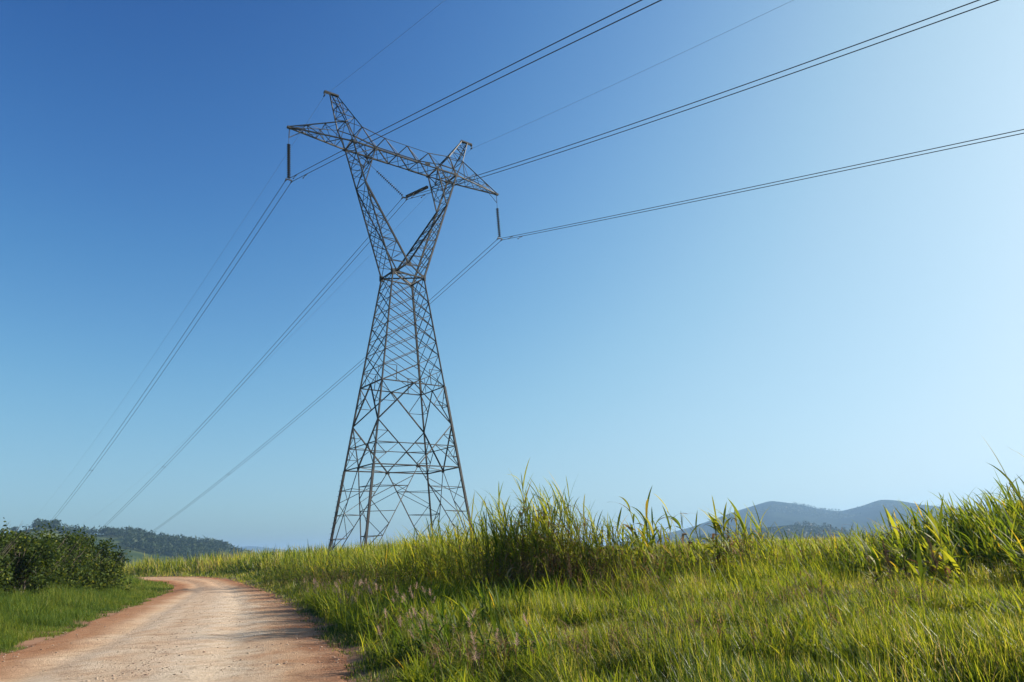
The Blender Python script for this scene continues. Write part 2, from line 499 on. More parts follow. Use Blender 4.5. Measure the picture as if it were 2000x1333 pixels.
def hills(name, prof, r0, rr, r1, floor, gully, mat, naz=260, nr=70, lower=0.0):
    P = np.radians(np.array(prof)); az = np.linspace(P[0, 0], P[-1, 0], naz)
    el = np.interp(az, P[:, 0], P[:, 1]) - math.radians(lower)
    k = np.array([1, 2, 3, 2, 1]) / 9.
    el = np.convolve(np.pad(el, 2, mode='edge'), k, 'valid')
    R = np.r_[np.linspace(r0, rr, nr), np.linspace(rr, r1, nr // 3 + 1)[1:]]
    AZ, RR = np.meshgrid(az, R, indexing='ij')
    H = (EYE + rr * np.tan(el))[:, None] - floor
    t = np.where(RR <= rr, (RR - r0) / (rr - r0), 1 - (RR - rr) / (r1 - rr))
    sh = np.where(RR <= rr, np.clip(t, 0, 1) ** .85, smooth01(t))
    end = np.minimum(1, np.minimum(AZ - az[0], az[-1] - AZ) / .02)
    X, Y = az_pt(AZ, RR)
    nz = (fbm(X / gully, Y / gully, 5) - .47) * 4 * sh * (1 - sh) * .35 + np.where(RR <= rr, 0, 0)
    Z = floor - 8 + (H * (sh + nz * .6) + 8 * sh) * smooth01(end)
    I = np.arange(naz * len(R)).reshape(naz, len(R))
    F = np.stack([I[:-1, :-1], I[1:, :-1], I[1:, 1:], I[:-1, 1:]], -1).reshape(-1, 4)
    V = np.c_[X.ravel(), Y.ravel(), Z.ravel()]
    HILL_AT[name] = (az, R, Z)
    o = link_mesh(name, np_mesh(name, V, F, smooth=True), mat)
    return tag(o, kind="structure")


def hill_z(name, az, r):
    A, R, Z = HILL_AT[name]
    i = np.clip((az - A[0]) / (A[1] - A[0]), 0, len(A) - 1.001); j = np.interp(r, R, np.arange(len(R)))
    j = np.clip(j, 0, len(R) - 1.001)
    i0 = i.astype(int); j0 = j.astype(int); fi = i - i0; fj = j - j0
    return (Z[i0, j0] * (1 - fj) + Z[i0, j0 + 1] * fj) * (1 - fi) + (Z[i0 + 1, j0] * (1 - fj) + Z[i0 + 1, j0 + 1] * fj) * fi


def hill_mat(name, scale, lo, hi, stops):
    m, nt, b, out = new_mat(name)
    co = objco(nt)
    n1 = noise(nt, scale, 6, .62, co); n2 = noise(nt, scale * 22, 4, .7, co)
    r = ramp(nt, stops)
    ad = nt.nodes.new("ShaderNodeMath"); ad.operation = 'MULTIPLY_ADD'; ad.inputs[1].default_value = .3
    nt.links.new(n2.outputs[0], ad.inputs[0]); nt.links.new(n1.outputs[0], ad.inputs[2])
    sb = nt.nodes.new("ShaderNodeMath"); sb.operation = 'SUBTRACT'; sb.inputs[1].default_value = .15
    nt.links.new(ad.outputs[0], sb.inputs[0]); nt.links.new(sb.outputs[0], r.inputs[0])
    nt.links.new(r.outputs[0], b.inputs["Base Color"]); b.inputs["Roughness"].default_value = 1; b.inputs["Specular IOR Level"].default_value = 0
    return m


LEFT_PROF = [(-46, 1.2), (-42, 2.3), (-37.46, 2.69), (-35.38, 2.72), (-34.05, 3.0), (-32.95, 3.15), (-32.07, 2.95), (-30.71, 2.66), (-29.65, 2.6), (-28.12, 2.6), (-26.82, 2.23), (-25.51, 2.02), (-23.17, 1.66), (-22.32, 1.6), (-21.61, 1.28), (-20.72, .86), (-18.94, .35), (-16.03, -.4), (-13, -1.2)]
RIGHT_PROF = [(-1, -.8), (3.21, -.45), (8.73, .34), (13.01, 1.19), (16.48, 2.21), (18.92, 2.81), (20.82, 2.42), (22.15, 2.0), (23.48, 1.76), (25.0, 2.06), (26.19, 2.42), (27.2, 2.28), (28.64, 1.9), (31.51, 1.3), (34.33, 1.36), (36.88, 1.1), (42, .6), (48, 0)]
MID_PROF = [(7, -.7), (10.21, -.2), (14.04, .33), (17.04, .85), (20.27, 1.02), (22.62, .65), (24.53, .14), (26.72, -.17), (31.26, 0), (35.38, .1), (44, -.3)]
FAR_PROF = [(-30, .1), (-23.07, .47), (-21.41, .93), (-20.56, 1.18), (-19.86, 1.16), (-18.61, .97), (-16.07, .5), (-12.34, .2), (-8.53, -.07), (-4, -.3)]
hm_left = hill_mat("pasture_hillside", .006, 0, 1, [(.36, (.022, .04, .014)), (.48, (.035, .055, .018)), (.56, (.105, .125, .042)), (.7, (.15, .145, .06))])
hm_right = hill_mat("wooded_hillside", .004, 0, 1, [(.35, (.012, .022, .013)), (.6, (.024, .035, .018)), (.75, (.05, .055, .028))])
hills("hills", LEFT_PROF, 420, 1050, 1700, -58, 140, hm_left, lower=.34)
hills("hills.001", RIGHT_PROF, 1900, 3300, 4800, -58, 420, hm_right)
hills("hills.002", MID_PROF, 900, 1500, 2100, -58, 220, hm_right)
hills("hills.003", FAR_PROF, 4600, 6000, 7600, -58, 700, hm_right, naz=120)


# woods: crowns of many leaf-clump faces, unevenly filled
def crown_faces(C, R, nf, fs, squash=.8):
    """C (n,3) crown centres, R (n,) radii -> random leaf-clump triangles spread through each crown"""
    n = len(C)
    d = RNG.normal(size=(n, nf, 3)); d /= np.linalg.norm(d, axis=2, keepdims=True)
    lob = .72 + .5 * RNG.random((n, nf, 1)) * (RNG.random((n, nf, 1)) > .25)
    rad = (.35 + .65 * RNG.random((n, nf, 1)) ** .4) * lob
    ctr = C[:, None] + d * rad * R[:, None, None] * np.array([1, 1, squash])
    s = (fs * (.6 + .8 * RNG.random((n, nf, 1)))) * R[:, None, None]
    tri = RNG.normal(size=(n, nf, 3, 3)) * .55
    V = (ctr[:, :, None] + tri * s[..., None]).reshape(-1, 3)
    F = np.arange(n * nf * 3).reshape(-1, 3)
    tn = np.repeat(np.clip(RNG.random((n, 1)) * .55 + RNG.random((n, nf)) * .45, 0, 1).ravel(), 3)
    return V, F, tn


def woods(name, hill, n, az0, az1, r0, r1, hmean, keep, nf, fs, label):
    az = np.radians(az0 + (az1 - az0) * RNG.random(n)); r = r0 + (r1 - r0) * RNG.random(n)
    x, y = az_pt(az, r)
    k = keep(x, y, r, az); az, r, x, y = az[k], r[k], x[k], y[k]
    h = hmean * (.55 + .7 * RNG.random(len(x)))
    C = np.c_[x, y, hill_z(hill, az, r) + h * .55]
    V, F, tn = crown_faces(C, h * .55, nf, fs)
    return tag(link_mesh(name, np_mesh(name, V, F, tint=tn), FAR_LEAF), label, "woodland", kind="stuff")


woods("woodland", "hills", 9000, -42, -15, 470, 1060, 9, lambda x, y, r, a: (fbm(x * .0085 + 3, y * .0085, 4) + .24 * smooth01((r - 840) / 150) + .25 * smooth01((560 - r) / 60) > .56), 34, .34,
      "dark woods in patches over the green hill beyond the road crest")
woods("woodland.001", "hills.002", 7000, 9, 40, 950, 1520, 8, lambda x, y, r, a: (fbm(x * .004, y * .004, 4) > .36), 16, .45,
      "dense dark woods on the nearer ridge in front of the blue mountain")
woods("woodland.002", "hills.001", 3000, 15, 34, 2900, 3310, 9, lambda x, y, r, a: (fbm(x * .003 + 8, y * .003, 3) > .45), 14, .5,
      "tree cover along the crest of the hazy blue mountain")


def tree(name, x, y, z, h, rad, label, cat, group=None, nf=260, mat=FAR_LEAF, lobes=7):
    t = empty(name, (x, y, z)); tag(t, label, cat, group)
    mb = MB()
    mb.tube([(0, 0, -1), (.05 * h, 0, h * .3), (.02 * h, .03 * h, h * .6)], [h * .03, h * .022, h * .012])
    for k in range(5):
        a = k * 1.26 + random.random()
        mb.tube([(.04 * h, .01 * h, h * (.3 + .05 * k)), (math.cos(a) * rad * .6, math.sin(a) * rad * .6, h * (.55 + .06 * k))], [h * .014, h * .005], 5)
    mb.build("trunk", BARK, t)
    C = np.c_[RNG.normal(0, rad * .42, lobes), RNG.normal(0, rad * .42, lobes), h * (.5 + .38 * RNG.random(lobes))]
    V, F, tn = crown_faces(C, rad * (.35 + .35 * RNG.random(lobes)), nf // lobes, .3)
    link_mesh("crown", np_mesh("crown", V, F, tint=tn), mat, t)
    return t


for (a, r, h, rad, lab) in [
        (-33.35, 1035, 13, 8, "round topped tree at the summit of the left hill, left one of the pair"),
        (-32.6, 1035, 14, 9, "broad tree at the summit of the left hill, right one of the pair"),
        (-34.6, 1040, 9, 5, "small lone tree on the hill skyline left of the summit trees"),
        (-29.2, 1035, 10, 6, "tree on the hill skyline where the middle wires come down"),
        (-27.6, 1035, 11, 8, "spreading tree on the skyline hump right of the middle wires"),
        (-22.25, 1030, 12, 5, "last tall tree on the falling right shoulder of the left hill"),
        (-24.0, 1030, 8, 5, "low tree on the skyline just before the last tall tree")]:
    az = np.radians(np.array([a])); x, y = az_pt(az, np.array([r]))
    tree("hill_tree", float(x[0]), float(y[0]), float(hill_z("hills", az, np.array([r]))[0]) - 2, h, rad, lab, "tree", "trees on the left hill skyline", nf=420)
for (x, y, h, rad, lab) in [(128, 300, 43, 7, "dark tree top showing above the grass below the blue mountain"), (116, 300, 37, 8, "lower dark tree top left of the taller one below the mountain"), (144, 310, 38, 9, "bushy dark tree top right of the taller one below the mountain")]:
    tree("valley_tree", x, y, 1.6 - h - 0.5, h, rad, lab, "tree", "trees down in the valley", nf=700, lobes=10)

# ------------------------------------------------------------------ pylon
S = .66
YAW = .6625
T0 = Vector((-13.1387 * S, 82.1668 * S, 0))
PZ = dict(zb=48.8878, dep=1.8832, yb=1.1822, wW=2.1541, k=.1413, zA=9.5155, zA2=11.9679, zC=14.4649, zB=19.0454, zW=32.8328, zc=34.3979, yc=1.4735, knt=.6874,
          xt=15.0252, zt=48.7152, ztop=55.2461, xpi=9.2765, xpo=10.1827, xbr=10.915, iy=46.5415, il=4.4026, vbz=44.0225, vtx=3.7143, vtz=46.5362, ex=.5119, wWy=1.4762, ky=.0911, xo=8.5683, xi=6.3906, x1=3.1893)
BAY = 3.0


def L(x, y, z): return Vector((x * S, y * S, z * S + EYE))        # tower-local metres, z above the ground


ZG = -1.15 / S                                                     # legs reach the raised ground


def wx(z): return PZ['wW'] + PZ['k'] * (PZ['zW'] - z)
def wy(z): return PZ['wWy'] + PZ['ky'] * (PZ['zW'] - z)
def cor(sx, sy, z): return L(sx * wx(z), sy * wy(z), z)
def lerp(a, b, t): return a + (b - a) * t


pylon = empty("transmission_tower", (T0.x, T0.y, 0), YAW)
tag(pylon, "tall grey steel lattice pylon with forked head standing in the grass beside the road", "pylon")
A1, A2_, A3, A4 = .155, .088, .056, .043
zA, zA2, zC, zB, zW = (PZ[k] for k in ('zA', 'zA2', 'zC', 'zB', 'zW'))
for sx in (-1, 1):
    for sy in (-1, 1):
        mb = MB()
        foot = cor(sx, sy, ZG); top = cor(sx, sy, zA)
        mb.angle(foot, top, A1)
        inner = [L(0, sy * wy(zA), zA), L(sx * wx(zA), 0, zA)]
        fi = [lerp(foot, i_, .02) for i_ in inner]
        for q, (i0, i1) in enumerate(zip(fi, inner)):
            mb.angle(i0, i1, A3 * 1.1)
            ts = [.12, .33, .56, .8]
            for n_, t in enumerate(ts):
                mb.angle(lerp(foot, top, t), lerp(i0, i1, t), A4)
            tt = [.0, .22, .44, .68, .9]
            for n_ in range(4):
                a, b_ = (lerp(foot, top, tt[n_]), lerp(i0, i1, tt[n_ + 1])) if (n_ + q) % 2 else (lerp(i0, i1, tt[n_]), lerp(foot, top, tt[n_ + 1]))
                mb.angle(a, b_, A4)
        for t in (.33, .56, .8):
            mb.angle(lerp(fi[0], inner[0], t), lerp(fi[1], inner[1], t), A4 * .9)
        mb.angle(lerp(fi[0], inner[0], .33), lerp(fi[1], inner[1], .56), A4 * .9)
        mb.angle(lerp(fi[0], inner[0], .8), lerp(fi[1], inner[1], .56), A4 * .9)
        if (sx, sy) == (-1, 1):                                     # climbing bolts up the far left post
            z = 3.0
            while z < (zA * S + EYE):
                p = cor(sx, sy, (z - EYE) / S); mb.tube([p, p + Vector((-.17, .06, 0))], .011, 5); z += .38
        leg = mb.build("leg", STEEL, pylon)
        pm = MB(); f0 = foot.copy(); f0.z -= .15
        pm.box(f0, .7, .7, .5)
        pm.build("footing", CONCRETE, leg)
# body from the leg tops to the waist
mb = MB()
for sx in (-1, 1):
    for sy in (-1, 1):
        mb.angle(cor(sx, sy, zA), cor(sx, sy, zB), A1)
        mb.angle(cor(sx, sy, zB), cor(sx, sy, zW), A1 * .9)
FACES = [((-1, -1), (1, -1)), ((1, -1), (1, 1)), ((1, 1), (-1, 1)), ((-1, 1), (-1, -1))]
FR = [1, .882, .767, .648, .53, .403, .278, .138, 0]
for (a, c) in FACES:
    def fa(t, z): return lerp(cor(*a, z), cor(*c, z), t)
    for z, s in ((zA, A2_), (zA2, A3), (zB, A2_), (zW, A2_)):
        mb.angle(fa(0, z), fa(1, z), s)
    mA, mB_ = fa(.5, zA), fa(.5, zB)
    for t, e in ((0, a), (1, c)):
        C_ = fa(t, zC)
        mb.angle(C_, mA, A2_); mb.angle(C_, mB_, A2_)
        # secondary bracing between C and A
        vmid = lerp(C_, mA, .5)
        lo = lerp(C_, mA, (zC - zA2) / (zC - zA))
        qz = (zC + zA2) / 2; mb.angle(fa(t, qz), lerp(C_, mA, .25), A4)
        mb.angle(fa(t, zA2), lerp(C_, mA, .25), A4)
        mb.angle(fa(t, zA), lo, A4); mb.angle(fa(t, (zA2 + zA) / 2), lerp(fa(t, zA), lo, .5), A4)
        mb.angle(fa(t, zA2), lerp(fa(t, zA), lo, .5), A4)
        # between C and B
        up = lerp(C_, mB_, .48); zq = lerp(zC, zB, .48)
        mb.angle(fa(t, zB), up, A3); mb.angle(fa(t, zq), up, A4)
        if (a, c) in (FACES[1], FACES[3]):
            mb.angle(fa(t, zq), lerp(C_, mB_, .7), A4); mb.angle(fa(t, lerp(zC, zB, .72)), lerp(fa(t, zB), up, .55), A4)
    zs = [zB + (zW - zB) * q for q in FR]
    for i in range(7):
        mb.angle(fa(0, zs[i]), fa(1, zs[i + 2]), A3 * .95); mb.angle(fa(1, zs[i]), fa(0, zs[i + 2]), A3 * .9)
    mb.angle(fa(0, zs[7]), fa(.5, zB), A3 * .9); mb.angle(fa(1, zs[7]), fa(.5, zB), A3 * .9)
    mb.angle(fa(0, zs[1]), fa(.5, zW), A3 * .9); mb.angle(fa(1, zs[1]), fa(.5, zW), A3 * .9)
    for t in (.22, .78):                                            # small posts just above the lower ring
        mb.angle(fa(t, zB), fa(t, zs[7]), A4); mb.angle(fa(t, zs[7]), fa(0 if t < .5 else 1, zs[7]), A4 * .8)
mids = [lerp(cor(*a, zA), cor(*c, zA), .5) for a, c in FACES]
for i in range(4):
    mb.angle(mids[i], mids[(i + 1) % 4], A3)
    r_ = (mids[i] - mids[(i + 2) % 4]).normalized().to_track_quat('X', 'Z').to_matrix()
    mb.box(mids[i] + Vector((0, 0, -.04)), .04, .36, .2, r_)          # gusset plates at the middle of each ring side
mids2 = [lerp(cor(*a, zA2), cor(*c, zA2), .5) for a, c in FACES]
for i in range(4):
    lo = [lerp(cor(*FACES[i][0], zC), mids[i], (zC - zA2) / (zC - zA)), lerp(cor(*FACES[i][1], zC), mids[i], (zC - zA2) / (zC - zA))]
    j = (i + 1) % 4
    lo2 = lerp(cor(*FACES[j][0], zC), mids[j], (zC - zA2) / (zC - zA))
    mb.angle(lo[1], lo2, A4)
midsB = [lerp(cor(*a, zB), cor(*c, zB), .5) for a, c in FACES]
mb.angle(midsB[0], midsB[2], A3)
mb.angle(cor(-1, -1, zW), cor(1, 1, zW), A2_); mb.angle(cor(-1, 1, zW), cor(1, -1, zW), A2_)
cro = {s: L(0, s * PZ['yc'], PZ['zc']) for s in (-1, 1)}
for s in (-1, 1):
    for sx in (-1, 1): mb.angle(cor(sx, s, zW), cro[s], A2_)
    mb.box(cro[s] + Vector((0, 0, -.06)), .5, .03, .42)
    for sx in (-1, 1): mb.box(cor(sx, s, zW), .34, .04, .5)
mb.angle(cro[-1], cro[1], A2_)
mb.build("tower_body", STEEL, pylon)

zb = PZ['zb']; yb = PZ['yb']


def bot(k, s): return L(k * BAY, s * yb, zb)


def topn(k, s):
    ax = [0, PZ['x1'], PZ['xi'], PZ['xo']][abs(k)] * (1 if k > 0 else -1)
    return L(ax, s * yb, zb + PZ['dep'] + (PZ['ex'] if abs(k) > 1 else 0))


def lace(mb, a0, a1, b0, b1, ts, size, both=False, horiz=True, flip=0):
    for i in range(len(ts) - 1):
        p, q = (lerp(a0, a1, ts[i]), lerp(b0, b1, ts[i + 1])); r_, s_ = (lerp(b0, b1, ts[i]), lerp(a0, a1, ts[i + 1]))
        if both or (i + flip) % 2 == 0: mb.angle(p, q, size)
        if both or (i + flip) % 2: mb.angle(r_, s_, size)
        if horiz and i: mb.angle(lerp(a0, a1, ts[i]), lerp(b0, b1, ts[i]), size * .9)


for sx in (-1, 1):
    mb = MB()
    K = {}
    for s in (-1, 1):
        W, O_, I_ = cor(sx, s, zW), bot(sx * 2.5, s), bot(sx * 1.5, s)
        K[s] = lerp(W, O_, PZ['knt'])
        mb.angle(W, O_, A1 * .85); mb.angle(cro[s], K[s], A1 * .8); mb.angle(K[s], I_, A2_)
        n = 8; ts = [i / n for i in range(n + 1)]
        for i in range(n - 1):                                      # near and far faces of the lower arm
            mb.angle(lerp(W, K[s], ts[i + 1]), lerp(cro[s], K[s], ts[i]), A3 * .9)
            if i: mb.angle(lerp(W, K[s], ts[i]), lerp(cro[s], K[s], ts[i]), A4 * .9)
        for t in (.36, .7):                                         # the spreading top of the arm
            mb.angle(lerp(K[s], O_, t), lerp(K[s], I_, t), A3 * .8)
        mb.angle(lerp(K[s], O_, .36), lerp(K[s], I_, .7), A4); mb.angle(lerp(K[s], O_, .7), I_, A3 * .9)
        mb.angle(lerp(K[s], I_, .7), O_, A3)
    W0, W1 = cor(sx, -1, zW), cor(sx, 1, zW)
    ts = [i / 9 for i in range(10)]
    for i in range(8):
        mb.angle(lerp(W0, K[-1], ts[i]), lerp(W1, K[1], ts[i + 2]), A3 * .75); mb.angle(lerp(W1, K[1], ts[i]), lerp(W0, K[-1], ts[i + 2]), A3 * .75)
    lace(mb, cro[-1], K[-1], cro[1], K[1], [i / 7 for i in range(8)], A3 * .8, horiz=True, flip=sx > 0)
    mb.angle(K[-1], K[1], A3)
    lace(mb, K[-1], bot(sx * 2.5, -1), K[1], bot(sx * 2.5, 1), [0, .25, .5, .75, 1], A3 * .85, flip=1)
    lace(mb, K[-1], bot(sx * 1.5, -1), K[1], bot(sx * 1.5, 1), [0, .33, .66, 1], A3 * .8)
    mb.build("arm", STEEL, pylon)

# crossbeam
mb = MB()
for s in (-1, 1):
    for k in np.arange(-2.5, 2.5): mb.angle(bot(k, s), bot(k + 1, s), A1 * .75)
    for k in range(-3, 3): mb.angle(topn(k, s), topn(k + 1, s), A2_ if s > 0 else A3 * .9)
    for k in range(-3, 4):
        for d in (-.5, .5):
            if abs(k + d) <= 2.5: mb.angle(topn(k, s), bot(k + d, s), A2_ * .9)
for k in np.arange(-2.5, 3): mb.angle(bot(k, -1), bot(k, 1), A2_ * (1.3 if abs(k) > 1 else .6))
for k in np.arange(-2.5, 2.5):
    m1 = lerp(bot(k, 1), bot(k + 1, 1), .5); m0 = lerp(bot(k, -1), bot(k + 1, -1), .5)
    mb.angle(bot(k, -1), m1, A3 * .8); mb.angle(m1, bot(k + 1, -1), A3 * .8); mb.angle(bot(k, 1), m0, A3 * .7); mb.angle(m0, bot(k + 1, 1), A3 * .7)
for k in range(-3, 4):
    mb.angle(topn(k, -1), topn(k, 1), A3 * .8)
    if k < 3: mb.angle(topn(k, -1), topn(k + 1, 1), A3 * .7)
for k in (-2.5, -1.5, 1.5, 2.5):
    for s in (-1, 1): mb.box(bot(k, s), .4, .035, .34)
beam = mb.build("crossbeam", STEEL, pylon)
# number plates hanging under the far top chord
for i in range(3):
    pb = MB(); c = lerp(topn(1, 1), topn(2, 1), .3 + .075 * i) + Vector((0, -.05, -.22))
    pb.box(c, .21, .02, .3)
    pb.build("number_plate", DARKSTEEL, beam)

# side cross arms
HANG = {}
for sx in (-1, 1):
    mb = MB(); tip = L(sx * PZ['xt'], 0, PZ['zt'])
    for s in (-1, 1):
        O_, T_ = bot(sx * 2.5, s), topn(sx * 3, s)
        e = tip + Vector((0, s * .07, 0))
        mb.angle(O_, e, A2_ * 1.05); mb.angle(T_, e + Vector((0, 0, .05)), A2_ * (1.15 if s < 0 else .6))
        ts = [0, .2, .38, .55, .7, .84, 1]
        for i in range(6):
            mb.angle(lerp(O_, e, ts[i]), lerp(T_, e, ts[i + 1]) if i % 2 else lerp(T_, e, ts[i]), A3 * .85)
            mb.angle(lerp(O_, e, ts[i + 1]) if i % 2 == 0 else lerp(O_, e, ts[i]), lerp(T_, e, ts[i] if i % 2 == 0 else ts[i + 1]), A3 * .8)
    lace(mb, bot(sx * 2.5, -1), tip, bot(sx * 2.5, 1), tip, [0, .18, .36, .54, .7, .84, .93], A3 * .8, flip=1)
    lace(mb, topn(sx * 3, -1), tip, topn(sx * 3, 1), tip, [0, .35, .65, .9], A4 * .7)
    h = tip + Vector((0, 0, -1.36 * S)); HANG[sx] = h
    mb.angle(tip, h, A3); mb.angle(h, lerp(bot(sx * 2.5, -1), tip, .78) * .5 + lerp(bot(sx * 2.5, 1), tip, .78) * .5, A3 * .9)
    mb.box(tip, .35, .22, .16)
    mb.build("cross_arm", STEEL, pylon)

# earth-wire peaks
for sx in (-1, 1):
    mb = MB()
    po, pi = L(sx * PZ['xpo'], 0, PZ['ztop']), L(sx * PZ['xpi'], 0, PZ['ztop'])
    for s in (-1, 1):
        y_ = Vector((0, s * .06, 0))
        To, Ti = topn(sx * 3, s), topn(sx * 2, s)
        mb.angle(To, po + y_, A2_ * .9); mb.angle(Ti, pi + y_, A2_ * .9)
        ts = [0, .3, .55, .78, 1]
        for i in range(4):
            mb.angle(lerp(To, po, ts[i]), lerp(Ti, pi, ts[i + 1]), A4)
            if i: mb.angle(lerp(To, po, ts[i]), lerp(Ti, pi, ts[i]), A4)
    lace(mb, topn(sx * 3, -1), po, topn(sx * 3, 1), po, [0, .3, .55, .78], A4)
    lace(mb, topn(sx * 2, -1), pi, topn(sx * 2, 1), pi, [0, .3, .55, .78], A4, flip=1)
    pk = mb.build("earth_wire_peak", STEEL, pylon)
    bb = MB(); br = L(sx * PZ['xbr'], 0, PZ['ztop'])
    inn = pi - Vector((sx * .12, 0, 0))
    bb.box((inn + br) / 2 + Vector((0, .09, .03)), abs(br.x - inn.x), .05, .13); bb.box((inn + br) / 2 + Vector((0, -.09, .03)), abs(br.x - inn.x), .05, .13)
    bb.box((inn + po) / 2 + Vector((0, 0, -.03)), abs(po.x - inn.x) * .9, .2, .03)
    bb.box(br + Vector((0, 0, -.05)), .08, .2, .22)
    bb.build("bracket", STEEL, pk)
    ab = MB()
    ab.tube([br, br + Vector((0, 0, -.28))], .025); ab.box(br + Vector((0, 0, -.36)), .06, .3, .1)
    ab.build("clamp", DARKSTEEL, pk)
# hang points for the middle V string, between the inner beam nodes
vb = L(.15 / S * .5, 0, PZ['vbz'])
vhang = {}
for sx in (-1, 1):
    d = (L(sx * PZ['vtx'], 0, PZ['vtz']) - L(0, 0, PZ['vbz']))
    h = L(0, 0, PZ['vbz']) + d * 1.32; vhang[sx] = h
    mb = MB()
    for s in (-1, 1):
        mb.angle(bot(sx * 1.5, s), h, A3); mb.angle(lerp(bot(sx * 1.5, s), bot(sx * 2.5, s), .5), h, A3 * .9)
    mb.box(h, .12, .12, .2)
    mb.build("hanger", STEEL, pylon)

# ------------------------------------------------------------------ insulator strings
_dv, _df = lathe([(.02, .085), (.045, .08), (.048, .03), (.1, .018), (.15, .002), (.148, -.012), (.1, -.004), (.05, -.01), (.024, -.03), (.02, -.05)], 14)
disc_me = bpy.data.meshes.new("disc"); disc_me.from_pydata(_dv, [], _df); disc_me.materials.append(GLASSY)
for p in disc_me.polygons: p.use_smooth = True
RZ_Y = Matrix.Rotation(YAW, 4, 'Z')


def tw(p):  # tower-local -> world
    v = RZ_Y @ Vector(p); return Vector((v.x + T0.x, v.y + T0.y, v.z))


def string(name, top, start, end, label, n=16):
    """hanging from top; discs between start and end (tower-local points)"""
    t, s_, e = tw(top), tw(start), tw(end)
    o = empty(name, t); tag(o, label, "insulator", "insulator strings hanging on the pylon")
    ax = (e - s_); ln = ax.length; q = (-ax).normalized().to_track_quat('Z', 'Y')
    for i in range(n):
        d = bpy.data.objects.new("disc", disc_me); COL.objects.link(d); d.parent = o
        d.location = s_ + ax * ((i + .5) / n) - t; d.rotation_mode = 'QUATERNION'; d.rotation_quaternion = q
    mb = MB(); mb.tube([(0, 0, 0), s_ - t + ax * .02], .016, 6); mb.tube([s_ - t, e - t], .018, 6); mb.build("link_rod", DARKSTEEL, o)
    return o


def yoke(o, at_local, top_world):
    """plate and two clamps for a twin bundle"""
    c = tw(at_local) - top_world
    mb = MB(); rot = Matrix.Rotation(YAW, 3, 'Z')
    mb.box(c + Vector((0, 0, -.02)), .5, .03, .12, rot); mb.build("yoke_plate", DARKSTEEL, o)
    for k in (-1, 1):
        cb = MB(); p = c + rot @ Vector((k * .22, 0, -.14))
        cb.box(p + Vector((0, 0, .07)), .04, .04, .12, rot); cb.box(p, .07, .3, .07, rot); cb.build("clamp", DARKSTEEL, o)


SW = .16
ATT = {}
for sx, lab in ((-1, "hanging string of dark discs under the left tip of the pylon's cross arm"), (1, "hanging string of dark discs under the right tip of the pylon's cross arm")):
    st = L(sx * PZ['xt'] + .02, 0, PZ['iy']); en = L(sx * PZ['xt'], 0, PZ['iy'] - PZ['il']) + Vector((SW, 0, 0))
    o = string("suspension_insulator", HANG[sx], st, en, lab)
    ATT[sx] = en + Vector((0, 0, -.1)); yoke(o, ATT[sx], tw(HANG[sx]))
vc = L(0, 0, PZ['vbz']) + Vector((SW, 0, 0))
for sx, lab in ((-1, "slanting string of thin discs on the left of the V below the crossbeam"), (1, "slanting string of thick dark discs on the right of the V below the crossbeam")):
    st = L(sx * PZ['vtx'], 0, PZ['vtz']); en = vc + Vector((sx * .16, 0, .08))
    o = string("suspension_insulator", vhang[sx], st, en, lab)
    if sx < 0: yoke(o, vc + Vector((0, 0, -.02)), tw(vhang[sx]))
ATT[0] = vc + Vector((0, 0, -.02))

# ------------------------------------------------------------------ wires: s along the line (+ away), drop from the attachment
def wire(name, att, near, far, s0, s1, rad, mat, label, group, dx=0.0, dampers=()):
    a = tw(att + Vector((dx, 0, -.14))) if dx else tw(att)
    o = empty(name, a, YAW); tag(o, label, "power line", group)
    pts = []; S_ = []
    for s in list(np.arange(s0, 0, 1.5)) + list(np.arange(0, s1, 3.0)):
        c = far if s >= 0 else near
        pts.append((0, s, c[0] * abs(s) + c[1] * s * s)); S_.append(s)
    mb = MB(); mb.tube(pts, rad, 6); mb.build("strand", mat, o, smooth=True)
    for s in dampers:
        c = far if s >= 0 else near; z = c[0] * abs(s) + c[1] * s * s
        db = MB(); db.box((0, s, z - .05), .04, .07, .12); db.tube([(0, s - .24, z - .11), (0, s + .24, z - .11)], .012, 5)
        for e in (-1, 1): db.tube([(0, s + e * .2, z - .11), (0, s + e * .31, z - .11)], .045, 8)
        db.build("damper", DARKSTEEL, o)
    return o


FITS = {-1: ((-.2594, -.00028), (-.1684, .00027)), 0: ((-.2869, .00069), (-.1827, .00024)), 1: ((-.2596, .00016), (-.1849, .00027))}
WORD = {-1: "left tip insulator of the pylon", 0: "V of insulators in the pylon's fork", 1: "right tip insulator of the pylon"}
for k in (-1, 0, 1):
    for dx, side in ((-.22, "left"), (.22, "right")):
        wire("conductor_wire", ATT[k], FITS[k][0], FITS[k][1], -75, 300, .021, CABLE,
             f"dark cable under the {WORD[k]}, {side} one of its pair", "twin conductors strung on the pylon", dx, (-1.9 if side == "left" else -2.7,))
for k, s_ in ((-1, 84.4), (0, 80.7), (1, 79.0)):                      # spacers clamped across the twin cables
    a = ATT[k] + Vector((0, s_, -.14 + FITS[k][1][0] * s_ + FITS[k][1][1] * s_ * s_))
    o = empty("bundle_spacer", tw(a), YAW)
    tag(o, {-1: "small spacer bar joining the left pair of cables far behind the pylon", 0: "small spacer bar joining the middle pair of cables far behind the pylon", 1: "small spacer bar joining the right pair of cables far behind the pylon"}[k], "spacer", "spacers on the twin cables")
    sb = MB(); sb.tube([(-.22, 0, 0), (.22, 0, 0)], .03, 6); sb.build("bar", DARKSTEEL, o)
    for e in (-1, 1):
        eb = MB(); eb.tube([(e * .22, -.09, 0), (e * .22, .09, 0)], .055, 8); eb.build("clamp", DARKSTEEL, o)
